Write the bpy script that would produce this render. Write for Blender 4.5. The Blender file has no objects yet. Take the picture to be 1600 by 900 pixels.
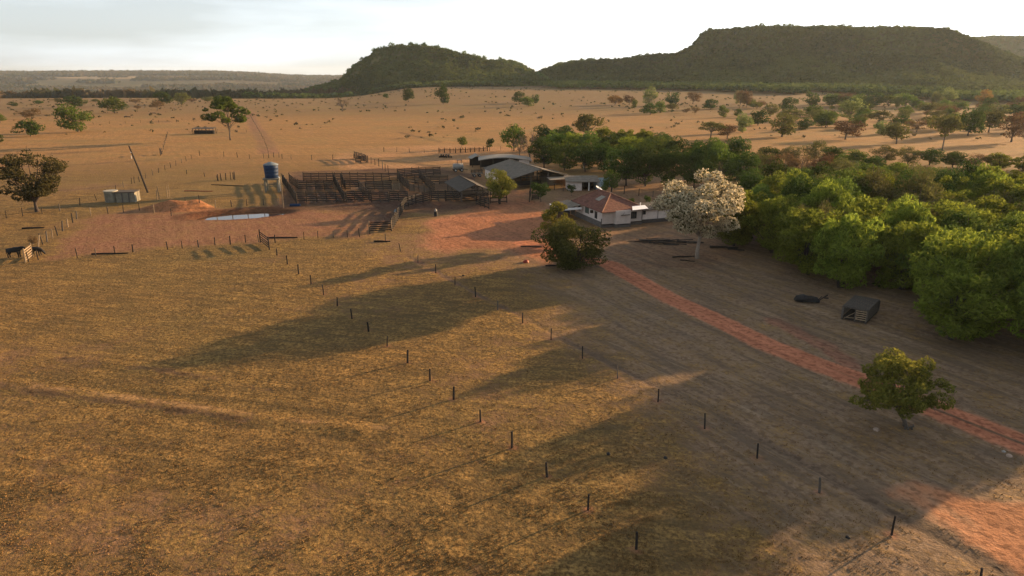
import bpy, math, random
import numpy as np
from mathutils import Vector, Matrix

R = math.radians
scn = bpy.context.scene
COL = scn.collection

# ------------------------------------------------------------------ camera, sky, sun, exposure
CAM_H, F_PX = 27.0, 1081.0
PITCH = math.atan(334.0 / F_PX)
cam_d = bpy.data.cameras.new('camera'); cam = bpy.data.objects.new('camera', cam_d); COL.objects.link(cam)
cam.location = (0, 0, CAM_H); cam.rotation_euler = (R(90) - PITCH, 0, 0)
cam_d.sensor_width = 36; cam_d.lens = 36 * F_PX / 1600; cam_d.clip_start = 0.5; cam_d.clip_end = 40000
scn.camera = cam

SUN_AZ = math.atan2(6.8, 4.5)        # clockwise from +Y
SUN_EL = R(9.8)
world = bpy.data.worlds.new('World'); scn.world = world; world.use_nodes = True
wn = world.node_tree.nodes; wl = world.node_tree.links
bg = wn['Background']; sky = wn.new('ShaderNodeTexSky'); sky.sky_type = 'NISHITA'; sky.sun_disc = False
sky.sun_elevation = SUN_EL; sky.sun_rotation = SUN_AZ; sky.air_density = 1.0; sky.dust_density = 1.2; sky.ozone_density = 1.0
sky.altitude = 300
# thin high veil of cloud in the sky itself
tc = wn.new('ShaderNodeTexCoord'); mp = wn.new('ShaderNodeMapping'); mp.inputs['Scale'].default_value = (1.2, 1.2, 9)
nz = wn.new('ShaderNodeTexNoise'); nz.inputs['Scale'].default_value = 2.2; nz.inputs['Detail'].default_value = 7
rp = wn.new('ShaderNodeValToRGB'); rp.color_ramp.elements[0].position = .45; rp.color_ramp.elements[1].position = .8
hs = wn.new('ShaderNodeHueSaturation'); hs.inputs['Saturation'].default_value = .2; hs.inputs['Value'].default_value = 1.0
mx = wn.new('ShaderNodeMix'); mx.data_type = 'RGBA'
ml = wn.new('ShaderNodeMath'); ml.operation = 'MULTIPLY'; ml.inputs[1].default_value = .35
wl.new(tc.outputs['Generated'], mp.inputs[0]); wl.new(mp.outputs[0], nz.inputs['Vector']); wl.new(nz.outputs['Fac'], rp.inputs[0])
wl.new(rp.outputs[0], ml.inputs[0]); wl.new(sky.outputs[0], hs.inputs['Color'])
wl.new(ml.outputs[0], mx.inputs[0]); wl.new(hs.outputs[0], mx.inputs[6]); mx.inputs[7].default_value = (9, 9.2, 9.6, 1)
tn = wn.new('ShaderNodeMix'); tn.data_type = 'RGBA'; tn.blend_type = 'MULTIPLY'; tn.inputs[0].default_value = 1; tn.inputs[7].default_value = (.93, 1.0, 1.07, 1)
wl.new(mx.outputs[2], tn.inputs[6]); wl.new(tn.outputs[2], bg.inputs[0]); bg.inputs[1].default_value = 0.072
sun_d = bpy.data.lights.new('sun', 'SUN'); sun = bpy.data.objects.new('sun', sun_d); COL.objects.link(sun)
sun_d.energy = 5.0; sun_d.angle = R(0.6); sun_d.color = (1.0, 0.64, 0.31)
SUNV = Vector((math.sin(SUN_AZ) * math.cos(SUN_EL), math.cos(SUN_AZ) * math.cos(SUN_EL), math.sin(SUN_EL)))
sun.rotation_euler = SUNV.to_track_quat('Z', 'Y').to_euler()
vs = scn.view_settings; vs.view_transform = 'Standard'; vs.look = 'None'; vs.gamma = 1; vs.exposure = 1.65; vs.use_curve_mapping = False
cy = scn.cycles; cy.max_bounces = 6; cy.diffuse_bounces = 3; cy.transmission_bounces = 4; cy.volume_bounces = 1; cy.transparent_max_bounces = 6
cy.sample_clamp_indirect = 4; cy.use_denoising = True

# ------------------------------------------------------------------ numpy noise, terrain
_rng = np.random.RandomState(7)
_T = _rng.rand(256, 256)
def vnoise(x, y, s=1.0, k=0):
    x = np.asarray(x, float) / s + 37.1 * k; y = np.asarray(y, float) / s + 91.7 * k
    xi = np.floor(x).astype(int); yi = np.floor(y).astype(int); fx = x - xi; fy = y - yi
    fx = fx * fx * (3 - 2 * fx); fy = fy * fy * (3 - 2 * fy)
    a = _T[xi & 255, yi & 255]; b = _T[(xi + 1) & 255, yi & 255]; c = _T[xi & 255, (yi + 1) & 255]; d = _T[(xi + 1) & 255, (yi + 1) & 255]
    return (a + (b - a) * fx) * (1 - fy) + (c + (d - c) * fx) * fy
def fbm(x, y, s, o=4, k=0):
    v = 0; a = .5; t = 0
    for i in range(o):
        v = v + a * vnoise(x, y, s / 2 ** i, k + i); t += a; a *= .5
    return v / t
def ss(a, b, x):
    t = np.clip((np.asarray(x, float) - a) / (b - a), 0, 1); return t * t * (3 - 2 * t)

CP, SP = math.cos(PITCH), math.sin(PITCH)
def ray(px, py):
    u = (px - 800) / F_PX; v = -(py - 450) / F_PX
    return np.array([u, CP + v * SP, -SP + v * CP])
def flat(px, py, z=0.0):
    d = ray(px, py); t = (z - CAM_H) / d[2]; return d[0] * t, d[1] * t
def depth_of(x, y, z=0): return y * CP + (CAM_H - z) * SP

def seg_dist(x, y, pts):
    best = np.full(np.shape(x), 1e9)
    for (ax, ay), (bx, by) in zip(pts[:-1], pts[1:]):
        dx, dy = bx - ax, by - ay; L = dx * dx + dy * dy + 1e-9
        t = np.clip(((x - ax) * dx + (y - ay) * dy) / L, 0, 1)
        best = np.minimum(best, np.hypot(x - ax - t * dx, y - ay - t * dy))
    return best
def poly_sd(x, y, pts):          # positive inside
    ins = np.zeros(np.shape(x), bool); n = len(pts)
    for i in range(n):
        ax, ay = pts[i]; bx, by = pts[(i + 1) % n]
        c = ((ay > y) != (by > y)) & (x < (bx - ax) * (y - ay) / (by - ay + 1e-12) + ax)
        ins ^= c
    d = seg_dist(x, y, list(pts) + [pts[0]])
    return np.where(ins, d, -d)
W = lambda L: [flat(a, b) for a, b in L]

TRAIL = W([(640, 402), (700, 436), (830, 503), (900, 540), (1000, 592), (1160, 672), (1300, 748), (1450, 832), (1700, 960)])
BANK = W([(-200, 575), (0, 600), (150, 620), (300, 641), (480, 664), (560, 672)])
BANK2 = W([(120, 560), (230, 575), (330, 590)])
POND_C = flat(376, 335)
MOUND_C = flat(272, 326)
POND_A = math.atan2(*(np.array(flat(437, 331)) - np.array(flat(320, 339)))[::-1])
def pond_uv(x, y):
    dx, dy = x - POND_C[0], y - POND_C[1]; return dx * math.cos(POND_A) + dy * math.sin(POND_A), -dx * math.sin(POND_A) + dy * math.cos(POND_A)
def terrain(x, y):
    x = np.asarray(x, float); y = np.asarray(y, float)
    r = np.hypot(x, y) + 1e-6
    near = 1 - ss(250, 900, r)
    h = near * (0.16 * (fbm(x, y, 11, 3, 3) - .5) + 0.5 * (fbm(x, y, 60, 2, 5) - .5) * ss(10, 60, r))
    h = h + (1 - near) * 3 * (fbm(x, y, 240, 3, 9) - .5) * ss(250, 900, r)
    u = np.where(y > 50, x / np.maximum(y, 50), 9)
    h = h + 10 * ss(520, 1000, y) * ss(-.28, -.1, u) * (1 - ss(1500, 2500, y))
    drop = ss(820, 1700, y) * ss(-.14, -.25, u)
    rise = ss(2300, 5600, y)
    top = 34 - 34 * ss(-.42, -.27, u)
    far = -62 + rise * (62 + top) + 14 * (fbm(x, y, 900, 3, 11) - .5)
    h = h * (1 - drop) + drop * far
    h = h + np.where(y > 6500, ss(6500, 12000, y) * -150, 0)
    sel = r < 220
    if np.any(sel):
        xs, ys = x[sel] if x.ndim else x, y[sel] if y.ndim else y
        e = np.zeros(np.shape(xs))
        e = e - 0.08 * np.exp(-(seg_dist(xs, ys, TRAIL) / .5) ** 2)
        e = e + 0.08 * np.exp(-(seg_dist(xs, ys, BANK) / .7) ** 2) - .05 * np.exp(-((seg_dist(xs, ys, BANK) - 1.6) / .7) ** 2)
        e = e + 0.07 * np.exp(-(seg_dist(xs, ys, BANK2) / .9) ** 2)
        pu, pv = pond_uv(xs, ys); q = np.hypot(pu / 11.5, (pv - 1.2) / 6.0)
        e = e - 1.25 * (1 - ss(.5, 1.0, q + .12 * (fbm(xs, ys, 4, 2, 33) - .5)))
        q = np.hypot((xs - MOUND_C[0]) / 6.6, (ys - MOUND_C[1]) / 3.6)
        e = e + 1.8 * (1 - ss(0, 1.15, q + .25 * (fbm(xs, ys, 2.2, 2, 30) - .5)))
        q = np.hypot((xs - MOUND_C[0] - 4.8) / 2.6, (ys - MOUND_C[1] - 1.5) / 2.4)
        e = e + 1.1 * (1 - ss(0, 1.2, q))
        if x.ndim: h[sel] = h[sel] + e
        else: h = h + e
    return h
def TH(x, y): return float(terrain(np.array([x]), np.array([y]))[0])
def P(px, py):
    x, y = flat(px, py)
    for _ in range(3): x, y = flat(px, py, TH(x, y))
    return x, y, TH(x, y)
def hgt(px, base, top):          # metres for a height in photo pixels at that ground point
    x, y, z = P(px, base); D = ray(px, top); t = y / D[1]; return max(.3, CAM_H + D[2] * t - z)
def wid(px, base, w):
    x, y, z = P(px, base); return w * depth_of(x, y, z) / F_PX

# ------------------------------------------------------------------ materials
def M(name, col, rough=.85, var=.25, scale=3.0, spec=.2, metal=0, bump=0, col2=None, stretch=(1, 1, 1)):
    m = bpy.data.materials.new(name); m.use_nodes = True; n = m.node_tree.nodes; l = m.node_tree.links
    b = n['Principled BSDF']; b.inputs['Roughness'].default_value = rough; b.inputs['Metallic'].default_value = metal
    b.inputs['Specular IOR Level'].default_value = spec
    t = n.new('ShaderNodeTexCoord'); mpp = n.new('ShaderNodeMapping'); mpp.inputs['Scale'].default_value = stretch
    z = n.new('ShaderNodeTexNoise'); z.inputs['Scale'].default_value = scale; z.inputs['Detail'].default_value = 6; z.inputs['Roughness'].default_value = .65
    l.new(t.outputs['Object'], mpp.inputs[0]); l.new(mpp.outputs[0], z.inputs['Vector'])
    r = n.new('ShaderNodeValToRGB'); r.color_ramp.elements[0].position = .3; r.color_ramp.elements[1].position = .7
    c2 = col2 or tuple(min(1, c * (1 + var)) for c in col)
    r.color_ramp.elements[0].color = tuple(c * (1 - var) for c in col) + (1,) if not col2 else tuple(col) + (1,)
    r.color_ramp.elements[1].color = tuple(c2) + (1,)
    l.new(z.outputs['Fac'], r.inputs[0])
    oi = n.new('ShaderNodeObjectInfo'); h = n.new('ShaderNodeHueSaturation')
    mr = n.new('ShaderNodeMapRange'); mr.inputs[3].default_value = .8; mr.inputs[4].default_value = 1.2
    l.new(oi.outputs['Random'], mr.inputs[0]); l.new(mr.outputs[0], h.inputs['Value']); l.new(r.outputs[0], h.inputs['Color'])
    l.new(h.outputs[0], b.inputs['Base Color'])
    if bump:
        bp = n.new('ShaderNodeBump'); bp.inputs['Strength'].default_value = bump; bp.inputs['Distance'].default_value = .05
        l.new(z.outputs['Fac'], bp.inputs['Height']); l.new(bp.outputs[0], b.inputs['Normal'])
    return m
def leaf_mat(name, c1, c2, trans=.4, attr=False):
    m = bpy.data.materials.new(name); m.use_nodes = True; n = m.node_tree.nodes; l = m.node_tree.links
    for q in list(n): n.remove(q)
    out = n.new('ShaderNodeOutputMaterial'); g = n.new('ShaderNodeNewGeometry'); oi = n.new('ShaderNodeObjectInfo')
    mixc = n.new('ShaderNodeMix'); mixc.data_type = 'RGBA'; mixc.inputs[6].default_value = (*c1, 1); mixc.inputs[7].default_value = (*c2, 1)
    nzz = n.new('ShaderNodeTexNoise'); nzz.inputs['Scale'].default_value = .45; nzz.inputs['Detail'].default_value = 3
    l.new(g.outputs['Position'], nzz.inputs['Vector'])
    ad = n.new('ShaderNodeMath'); ad.operation = 'MULTIPLY_ADD'; ad.inputs[1].default_value = .75; ad.use_clamp = True
    mr = n.new('ShaderNodeMapRange'); mr.inputs[1].default_value = .3; mr.inputs[2].default_value = .7; mr.inputs[3].default_value = -.05; mr.inputs[4].default_value = .5
    at = n.new('ShaderNodeAttribute'); at.attribute_name = 'rnd'
    l.new(nzz.outputs['Fac'], mr.inputs[0]); l.new(at.outputs['Fac'] if attr else g.outputs['Random Per Island'], ad.inputs[0]); l.new(mr.outputs[0], ad.inputs[2])
    l.new(ad.outputs[0], mixc.inputs[0])
    h = n.new('ShaderNodeHueSaturation'); m2 = n.new('ShaderNodeMapRange'); m2.inputs[3].default_value = .72; m2.inputs[4].default_value = 1.25
    m3 = n.new('ShaderNodeMapRange'); m3.inputs[3].default_value = .482; m3.inputs[4].default_value = .512
    l.new(oi.outputs['Random'], m2.inputs[0]); l.new(m2.outputs[0], h.inputs['Value']); l.new(oi.outputs['Random'], m3.inputs[0]); l.new(m3.outputs[0], h.inputs['Hue'])
    l.new(mixc.outputs[2], h.inputs['Color'])
    d = n.new('ShaderNodeBsdfDiffuse'); t = n.new('ShaderNodeBsdfTranslucent'); mxx = n.new('ShaderNodeMixShader'); mxx.inputs[0].default_value = trans
    l.new(h.outputs[0], d.inputs[0]); l.new(h.outputs[0], t.inputs[0]); l.new(d.outputs[0], mxx.inputs[1]); l.new(t.outputs[0], mxx.inputs[2])
    l.new(mxx.outputs[0], out.inputs[0])
    return m

def ground_mat():
    m = bpy.data.materials.new('pasture_soil'); m.use_nodes = True; n = m.node_tree.nodes; l = m.node_tree.links
    b = n['Principled BSDF']; b.inputs['Roughness'].default_value = .95; b.inputs['Specular IOR Level'].default_value = .05
    g = n.new('ShaderNodeNewGeometry')
    def noise(s, d, ro=.6, vec=None):
        z = n.new('ShaderNodeTexNoise'); z.inputs['Scale'].default_value = s; z.inputs['Detail'].default_value = d; z.inputs['Roughness'].default_value = ro
        l.new(vec or g.outputs['Position'], z.inputs['Vector']); return z.outputs['Fac']
    def math_(op, a, bb, clamp=False, c=None):
        q = n.new('ShaderNodeMath'); q.operation = op; q.use_clamp = clamp
        for i, v in enumerate((a, bb, c)):
            if v is None: continue
            if isinstance(v, (int, float)): q.inputs[i].default_value = v
            else: l.new(v, q.inputs[i])
        return q.outputs[0]
    def mixc(f, a, bb, mode='MIX'):
        q = n.new('ShaderNodeMix'); q.data_type = 'RGBA'; q.blend_type = mode
        for i, v in ((0, f), (6, a), (7, bb)):
            if isinstance(v, (int, float)): q.inputs[i].default_value = v
            elif isinstance(v, tuple): q.inputs[i].default_value = (*v, 1)
            else: l.new(v, q.inputs[i])
        return q.outputs[2]
    def rng(v, a, bb, c=0, d=1):
        q = n.new('ShaderNodeMapRange'); l.new(v, q.inputs[0])
        for i, w in enumerate((a, bb, c, d)): q.inputs[i + 1].default_value = w
        return q.outputs[0]
    soil = n.new('ShaderNodeAttribute'); soil.attribute_name = 'soil'
    gr = n.new('ShaderNodeAttribute'); gr.attribute_name = 'grass'
    big = noise(.035, 5); mid = noise(.35, 6, .7); fine = noise(3.2, 5, .75); tuft = noise(1.3, 3, .7)
    def streak(ang, sx, sy, s, d):
        mpn = n.new('ShaderNodeMapping'); mpn.vector_type = 'TEXTURE'; mpn.inputs['Rotation'].default_value = (0, 0, ang); mpn.inputs['Scale'].default_value = (sx, sy, 1)
        l.new(g.outputs['Position'], mpn.inputs[0]); return noise(s, d, .7, mpn.outputs[0])
    st1 = streak(R(8), 3.5, 1, .55, 6); st2 = streak(R(-62), 11, 1, .8, 5); st3 = streak(R(-57), 14, 1, 2.4, 4)
    sep = n.new('ShaderNodeSeparateXYZ'); l.new(g.outputs['Position'], sep.inputs[0])
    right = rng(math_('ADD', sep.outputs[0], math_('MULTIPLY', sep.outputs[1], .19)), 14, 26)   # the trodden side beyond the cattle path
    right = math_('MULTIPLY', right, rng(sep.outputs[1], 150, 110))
    gcol = mixc(rng(mid, .32, .68), (.15, .092, .036), (.45, .255, .082))
    gcol = mixc(rng(big, .4, .68, 0, .45), gcol, (.20, .165, .06))
    gcol = mixc(rng(fine, .38, .62, .95, 0), gcol, (.070, .042, .018))
    gcol = mixc(rng(tuft, .58, .72, 0, .6), gcol, (.46, .275, .10))
    st4 = streak(R(-14), 14, 1, 1.1, 4)
    gcol = mixc(rng(st4, .46, .60, 0, .55), gcol, (.085, .058, .026))
    gcol = mixc(rng(st1, .44, .66, 0, .42), gcol, (.075, .052, .028))
    scol = mixc(rng(fine, .3, .7, .0, .75), soil.outputs['Color'], mixc(1.0, soil.outputs['Color'], (.45, .42, .42), 'MULTIPLY'))
    scol = mixc(rng(mid, .4, .7, 0, .35), scol, mixc(1.0, soil.outputs['Color'], (1.25, 1.3, 1.35), 'MULTIPLY'))
    scol = mixc(math_('MULTIPLY', rng(st2, .42, .64), .55), scol, mixc(1.0, soil.outputs['Color'], (.42, .42, .42), 'MULTIPLY'))
    clod = noise(1.7, 2, .5); scol = mixc(rng(clod, .50, .62, 0, .7), scol, mixc(1.0, soil.outputs['Color'], (.38, .36, .36), 'MULTIPLY'))
    cover = math_('ADD', gr.outputs['Fac'], math_('MULTIPLY', math_('SUBTRACT', math_('ADD', math_('MULTIPLY', mid, .6), math_('MULTIPLY', fine, .4)), .5), 2.2))
    fac = rng(cover, .3, .75)
    col = mixc(fac, scol, gcol)
    f1 = streak(R(4), 5, 1, .11, 7); f2 = noise(.022, 6, .65); farm = rng(sep.outputs[1], 90, 200)
    col = mixc(math_('MULTIPLY', farm, rng(f1, .46, .62, 0, .5)), col, (.19, .115, .05))
    col = mixc(math_('MULTIPLY', farm, rng(f2, .48, .66, 0, .5)), col, (.21, .15, .06))
    f3 = streak(R(-3), 2.5, 1, .45, 4); col = mixc(math_('MULTIPLY', farm, rng(f3, .54, .68, 0, .65)), col, (.13, .09, .045))
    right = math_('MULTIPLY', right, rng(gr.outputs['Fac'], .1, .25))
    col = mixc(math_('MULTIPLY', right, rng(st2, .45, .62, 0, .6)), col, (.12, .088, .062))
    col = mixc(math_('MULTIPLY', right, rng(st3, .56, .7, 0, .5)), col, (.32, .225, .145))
    l.new(col, b.inputs['Base Color'])
    bh = math_('ADD', math_('MULTIPLY', fine, .5), math_('ADD', math_('MULTIPLY', tuft, .55), math_('ADD', math_('MULTIPLY', mid, .8), math_('MULTIPLY', clod, .35))))
    bp = n.new('ShaderNodeBump'); bp.inputs['Strength'].default_value = .75; bp.inputs['Distance'].default_value = .36
    l.new(bh, bp.inputs['Height']); l.new(bp.outputs[0], b.inputs['Normal'])
    return m
MG = ground_mat()

MAT = dict(
    wood=M('weathered_wood', (.034, .027, .022), .9, .4, 6, bump=.3),
    wood_pale=M('pale_wood', (.19, .14, .09), .9, .35, 6, bump=.3),
    wood_grey=M('grey_wood', (.085, .072, .06), .9, .35, 6, bump=.3),
    wood_dark=M('dark_wood', (.022, .018, .016), .9, .4, 6, bump=.3),
    wire=M('wire', (.1, .09, .08), .6, .1),
    wall=M('whitewash', (.58, .50, .45), .9, .14, 1.2, bump=.1),
    plinth=M('dark_plinth', (.085, .075, .07), .9, .3, 2),
    grey_roof=M('fibre_cement', (.125, .102, .078), .85, .4, 1.1),
    pale_roof=M('pale_sheet', (.24, .21, .175), .8, .2, 1.1),
    dark_roof=M('dark_sheet', (.062, .05, .04), .85, .3, 1.4),
    white=M('white_paint', (.8, .78, .76), .5, .05),
    glass=M('window_glass', (.03, .035, .04), .15, .1, spec=.5),
    shutter=M('green_shutter', (.06, .09, .075), .6, .2),
    blue=M('blue_plastic', (.007, .024, .062), .6, .25, 1.5, spec=.15),
    lid=M('pale_lid', (.16, .19, .21), .6, .25, 2),
    concrete=M('concrete', (.16, .145, .11), .9, .3, 1.5, bump=.2),
    paleblue=M('pale_blue_paint', (.28, .38, .42), .8, .2, 1.5),
    mural=M('mural_green', (.06, .12, .10), .8, .3, 3),
    black=M('black_hide', (.012, .011, .011), .7, .2, spec=.2),
    rubber=M('black_plastic', (.015, .015, .016), .6, .2),
    metal=M('dull_metal', (.35, .34, .32), .5, .2, metal=.4),
    tank=M('pale_tank', (.26, .245, .22), .5, .15, spec=.4),
    red=M('faded_red', (.28, .05, .03), .6, .3),
    rock=M('pale_rock', (.30, .22, .17), .9, .3),
    trunk=M('bark', (.10, .08, .065), .95, .35, 5, bump=.4),
    trunk_pale=M('pale_bark', (.26, .21, .17), .95, .3, 5, bump=.4),
    trunk_dark=M('dark_bark', (.045, .035, .03), .95, .35, 5, bump=.4),
)
def roof_tile_mat():
    m = M('clay_tile', (.075, .033, .026), .9, .3, 2.2, col2=(.21, .088, .058)); n = m.node_tree.nodes; l = m.node_tree.links
    w = n.new('ShaderNodeTexWave'); w.wave_type = 'BANDS'; w.bands_direction = 'DIAGONAL'; w.inputs['Scale'].default_value = 1.6; w.inputs['Distortion'].default_value = 3
    t = n.new('ShaderNodeTexCoord'); l.new(t.outputs['Object'], w.inputs['Vector'])
    bp = n.new('ShaderNodeBump'); bp.inputs['Strength'].default_value = .8; bp.inputs['Distance'].default_value = .12
    l.new(w.outputs['Fac'], bp.inputs['Height']); l.new(bp.outputs[0], n['Principled BSDF'].inputs['Normal'])
    return m
MAT['tile'] = roof_tile_mat()
LM = dict(
    feather=leaf_mat('feathery_leaf', (.035, .055, .012), (.21, .25, .035), .5),
    dark=leaf_mat('dark_leaf', (.018, .034, .010), (.06, .095, .02), .35),
    mid=leaf_mat('mid_leaf', (.035, .06, .014), (.11, .155, .03), .42),
    olive=leaf_mat('olive_leaf', (.05, .055, .02), (.14, .14, .045), .4),
    brown=leaf_mat('brown_leaf', (.075, .045, .024), (.16, .10, .05), .35),
    ochre=leaf_mat('ochre_leaf', (.16, .095, .025), (.30, .19, .05), .4),
    pale=leaf_mat('pale_leaf', (.09, .12, .04), (.20, .24, .085), .45),
    yellowish=leaf_mat('yellowish_leaf', (.038, .05, .014), (.19, .175, .035), .42),
    bush=leaf_mat('bush_leaf', (.03, .04, .014), (.13, .14, .04), .4),
    umber=leaf_mat('umber_leaf', (.028, .028, .012), (.088, .075, .03), .35),
    yellow=leaf_mat('yellowing_leaf', (.055, .06, .014), (.30, .23, .03), .42),
    blossom=leaf_mat('blossom', (.34, .30, .19), (.76, .68, .45), .4),
    forest=leaf_mat('forest_leaf', (.020, .042, .014), (.105, .14, .04), .3, True),
    valley=leaf_mat('valley_leaf', (.03, .045, .02), (.10, .075, .045), .3, True),
    straw=leaf_mat('straw', (.11, .072, .03), (.27, .17, .068), .05),
)

# ------------------------------------------------------------------ builders
def tag(o, label=None, cat=None, group=None, kind=None):
    if label: o['label'] = label
    if cat: o['category'] = cat
    if group: o['group'] = group
    if kind: o['kind'] = kind
    return o
def empty(name, loc=(0, 0, 0), rz=0, label=None, cat=None, group=None):
    o = bpy.data.objects.new(name, None); COL.objects.link(o); o.location = loc; o.rotation_euler = (0, 0, rz); o.empty_display_size = .3
    return tag(o, label, cat, group)
def np_mesh(name, V, F, mat, smooth=False):
    me = bpy.data.meshes.new(name); V = np.asarray(V, np.float32); F = np.asarray(F, np.int32); k = F.shape[1]
    me.vertices.add(len(V)); me.vertices.foreach_set('co', V.ravel())
    me.loops.add(F.size); me.loops.foreach_set('vertex_index', F.ravel())
    me.polygons.add(len(F)); me.polygons.foreach_set('loop_start', np.arange(0, F.size, k, dtype=np.int32))
    me.update(calc_edges=True)
    if smooth: me.polygons.foreach_set('use_smooth', np.ones(len(F), bool))
    if mat: me.materials.append(mat)
    return me
def link(name, me, parent=None, loc=None):
    o = bpy.data.objects.new(name, me); COL.objects.link(o)
    if parent: o.parent = parent
    if loc: o.location = loc
    return o
class MB:
    def __init__(s): s.v = []; s.f = []
    def add(s, vs, fs):
        k = len(s.v); s.v += [tuple(v) for v in vs]; s.f += [tuple(i + k for i in f) for f in fs]; return s
    def box(s, x0, x1, y0, y1, z0, z1):
        return s.add([(x0, y0, z0), (x1, y0, z0), (x1, y1, z0), (x0, y1, z0), (x0, y0, z1), (x1, y0, z1), (x1, y1, z1), (x0, y1, z1)],
                     [(0, 3, 2, 1), (4, 5, 6, 7), (0, 1, 5, 4), (1, 2, 6, 5), (2, 3, 7, 6), (3, 0, 4, 7)])
    def beam(s, a, b, w=.1, h=.1):
        a = Vector(a); b = Vector(b); d = (b - a).normalized(); up = Vector((0, 0, 1)) if abs(d.z) < .95 else Vector((0, 1, 0))
        r = d.cross(up).normalized() * w / 2; u = r.cross(d).normalized() * h / 2
        p = [a - r - u, a + r - u, a + r + u, a - r + u, b - r - u, b + r - u, b + r + u, b - r + u]
        return s.add(p, [(0, 1, 2, 3), (7, 6, 5, 4), (0, 4, 5, 1), (1, 5, 6, 2), (2, 6, 7, 3), (3, 7, 4, 0)])
    def tube(s, pts, rad, n=6, cap=True):
        k = len(s.v); pts = [Vector(p) for p in pts]
        for i, p in enumerate(pts):
            d = (pts[min(i + 1, len(pts) - 1)] - pts[max(i - 1, 0)]).normalized()
            up = Vector((0, 0, 1)) if abs(d.z) < .9 else Vector((1, 0, 0))
            a = d.cross(up).normalized(); b = a.cross(d)
            for j in range(n):
                t = 2 * math.pi * j / n; s.v.append(tuple(p + (a * math.cos(t) + b * math.sin(t)) * rad[i]))
        for i in range(len(pts) - 1):
            for j in range(n): s.f.append((k + i * n + j, k + i * n + (j + 1) % n, k + (i + 1) * n + (j + 1) % n, k + (i + 1) * n + j))
        if cap:
            s.f.append(tuple(k + j for j in range(n))[::-1]); e = k + (len(pts) - 1) * n; s.f.append(tuple(e + j for j in range(n)))
        return s
    def slab(s, quad, t=.08):     # a thick sheet from a polygon, thickness downwards
        n = len(quad); q = [Vector(p) for p in quad]; b = [p - Vector((0, 0, t)) for p in q]
        return s.add(q + b, [tuple(range(n)), tuple(range(2 * n - 1, n - 1, -1))] + [(i, i + n, (i + 1) % n + n, (i + 1) % n) for i in range(n)])
    def build(s, name, mat, parent=None, smooth=False, loc=None):
        me = bpy.data.meshes.new(name); me.from_pydata(s.v, [], s.f); me.materials.append(mat); me.update()
        if smooth: me.polygons.foreach_set('use_smooth', [True] * len(me.polygons))
        return link(name, me, parent, loc)
def copy_tree(o, parent=None):
    c = o.copy(); COL.objects.link(c)
    if parent: c.parent = parent
    for ch in o.children: copy_tree(ch, c)
    return c

# ------------------------------------------------------------------ ground surface attributes
YARD = W([(655, 392), (660, 362), (672, 342), (715, 330), (775, 318), (790, 298), (835, 296), (842, 318), (862, 345), (880, 400), (850, 414), (800, 392), (750, 388), (700, 398)])
ROAD = W([(820, 380), (880, 398), (950, 411), (1040, 462), (1120, 500), (1200, 539), (1300, 577), (1380, 606), (1480, 646), (1600, 694), (1800, 770)])
ROAD2 = W([(1210, 500), (1290, 540), (1330, 570)])
GRADED = W([(1375, 768), (1432, 750), (1500, 772), (1560, 783), (1620, 786), (1800, 840), (1800, 1000), (1640, 930), (1540, 858), (1450, 806)])
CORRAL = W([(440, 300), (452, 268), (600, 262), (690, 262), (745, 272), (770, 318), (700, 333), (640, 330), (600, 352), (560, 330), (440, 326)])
PADDOCK = W([(60, 410), (85, 380), (135, 338), (230, 322), (300, 330), (440, 322), (560, 330), (620, 345), (575, 372), (480, 374), (400, 382), (200, 398)])
BARE = W([(500, 250), (560, 232), (700, 226), (850, 232), (860, 262), (800, 300), (700, 270), (560, 268)])
HOUSEYARD = W([(820, 330), (880, 290), (1010, 268), (1130, 290), (1180, 390), (1100, 420), (980, 420), (930, 380)])
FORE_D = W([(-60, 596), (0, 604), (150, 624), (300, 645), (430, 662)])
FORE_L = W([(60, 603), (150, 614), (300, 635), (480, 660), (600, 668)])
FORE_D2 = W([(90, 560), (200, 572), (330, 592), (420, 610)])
FARTRACK = W([(388, 172), (396, 195), (415, 222), (420, 240)])
PALE1 = W([(930, 412), (1050, 400), (1180, 425), (1280, 482), (1400, 530), (1500, 570), (1620, 610)])
PALE2 = W([(820, 440), (960, 470), (1080, 520), (1180, 590), (1230, 640), (1350, 730), (1500, 820)])
PALE3 = W([(1200, 560), (1280, 600), (1260, 650), (1180, 640)])
DARKL = [W(q) for q in ([(-60, 243), (100, 240), (210, 233), (250, 232)], [(0, 262), (120, 257), (240, 250)], [(110, 196), (260, 190), (385, 184)], [(30, 300), (110, 297), (200, 290)], [(620, 206), (660, 215), (690, 222)], [(560, 247), (640, 254), (700, 262)], [(260, 209), (300, 207), (380, 208)], [(500, 250), (620, 246), (690, 243)])]
LEFTROAD = W([(-100, 246), (100, 240), (180, 236), (250, 232), (330, 243)])
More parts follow.
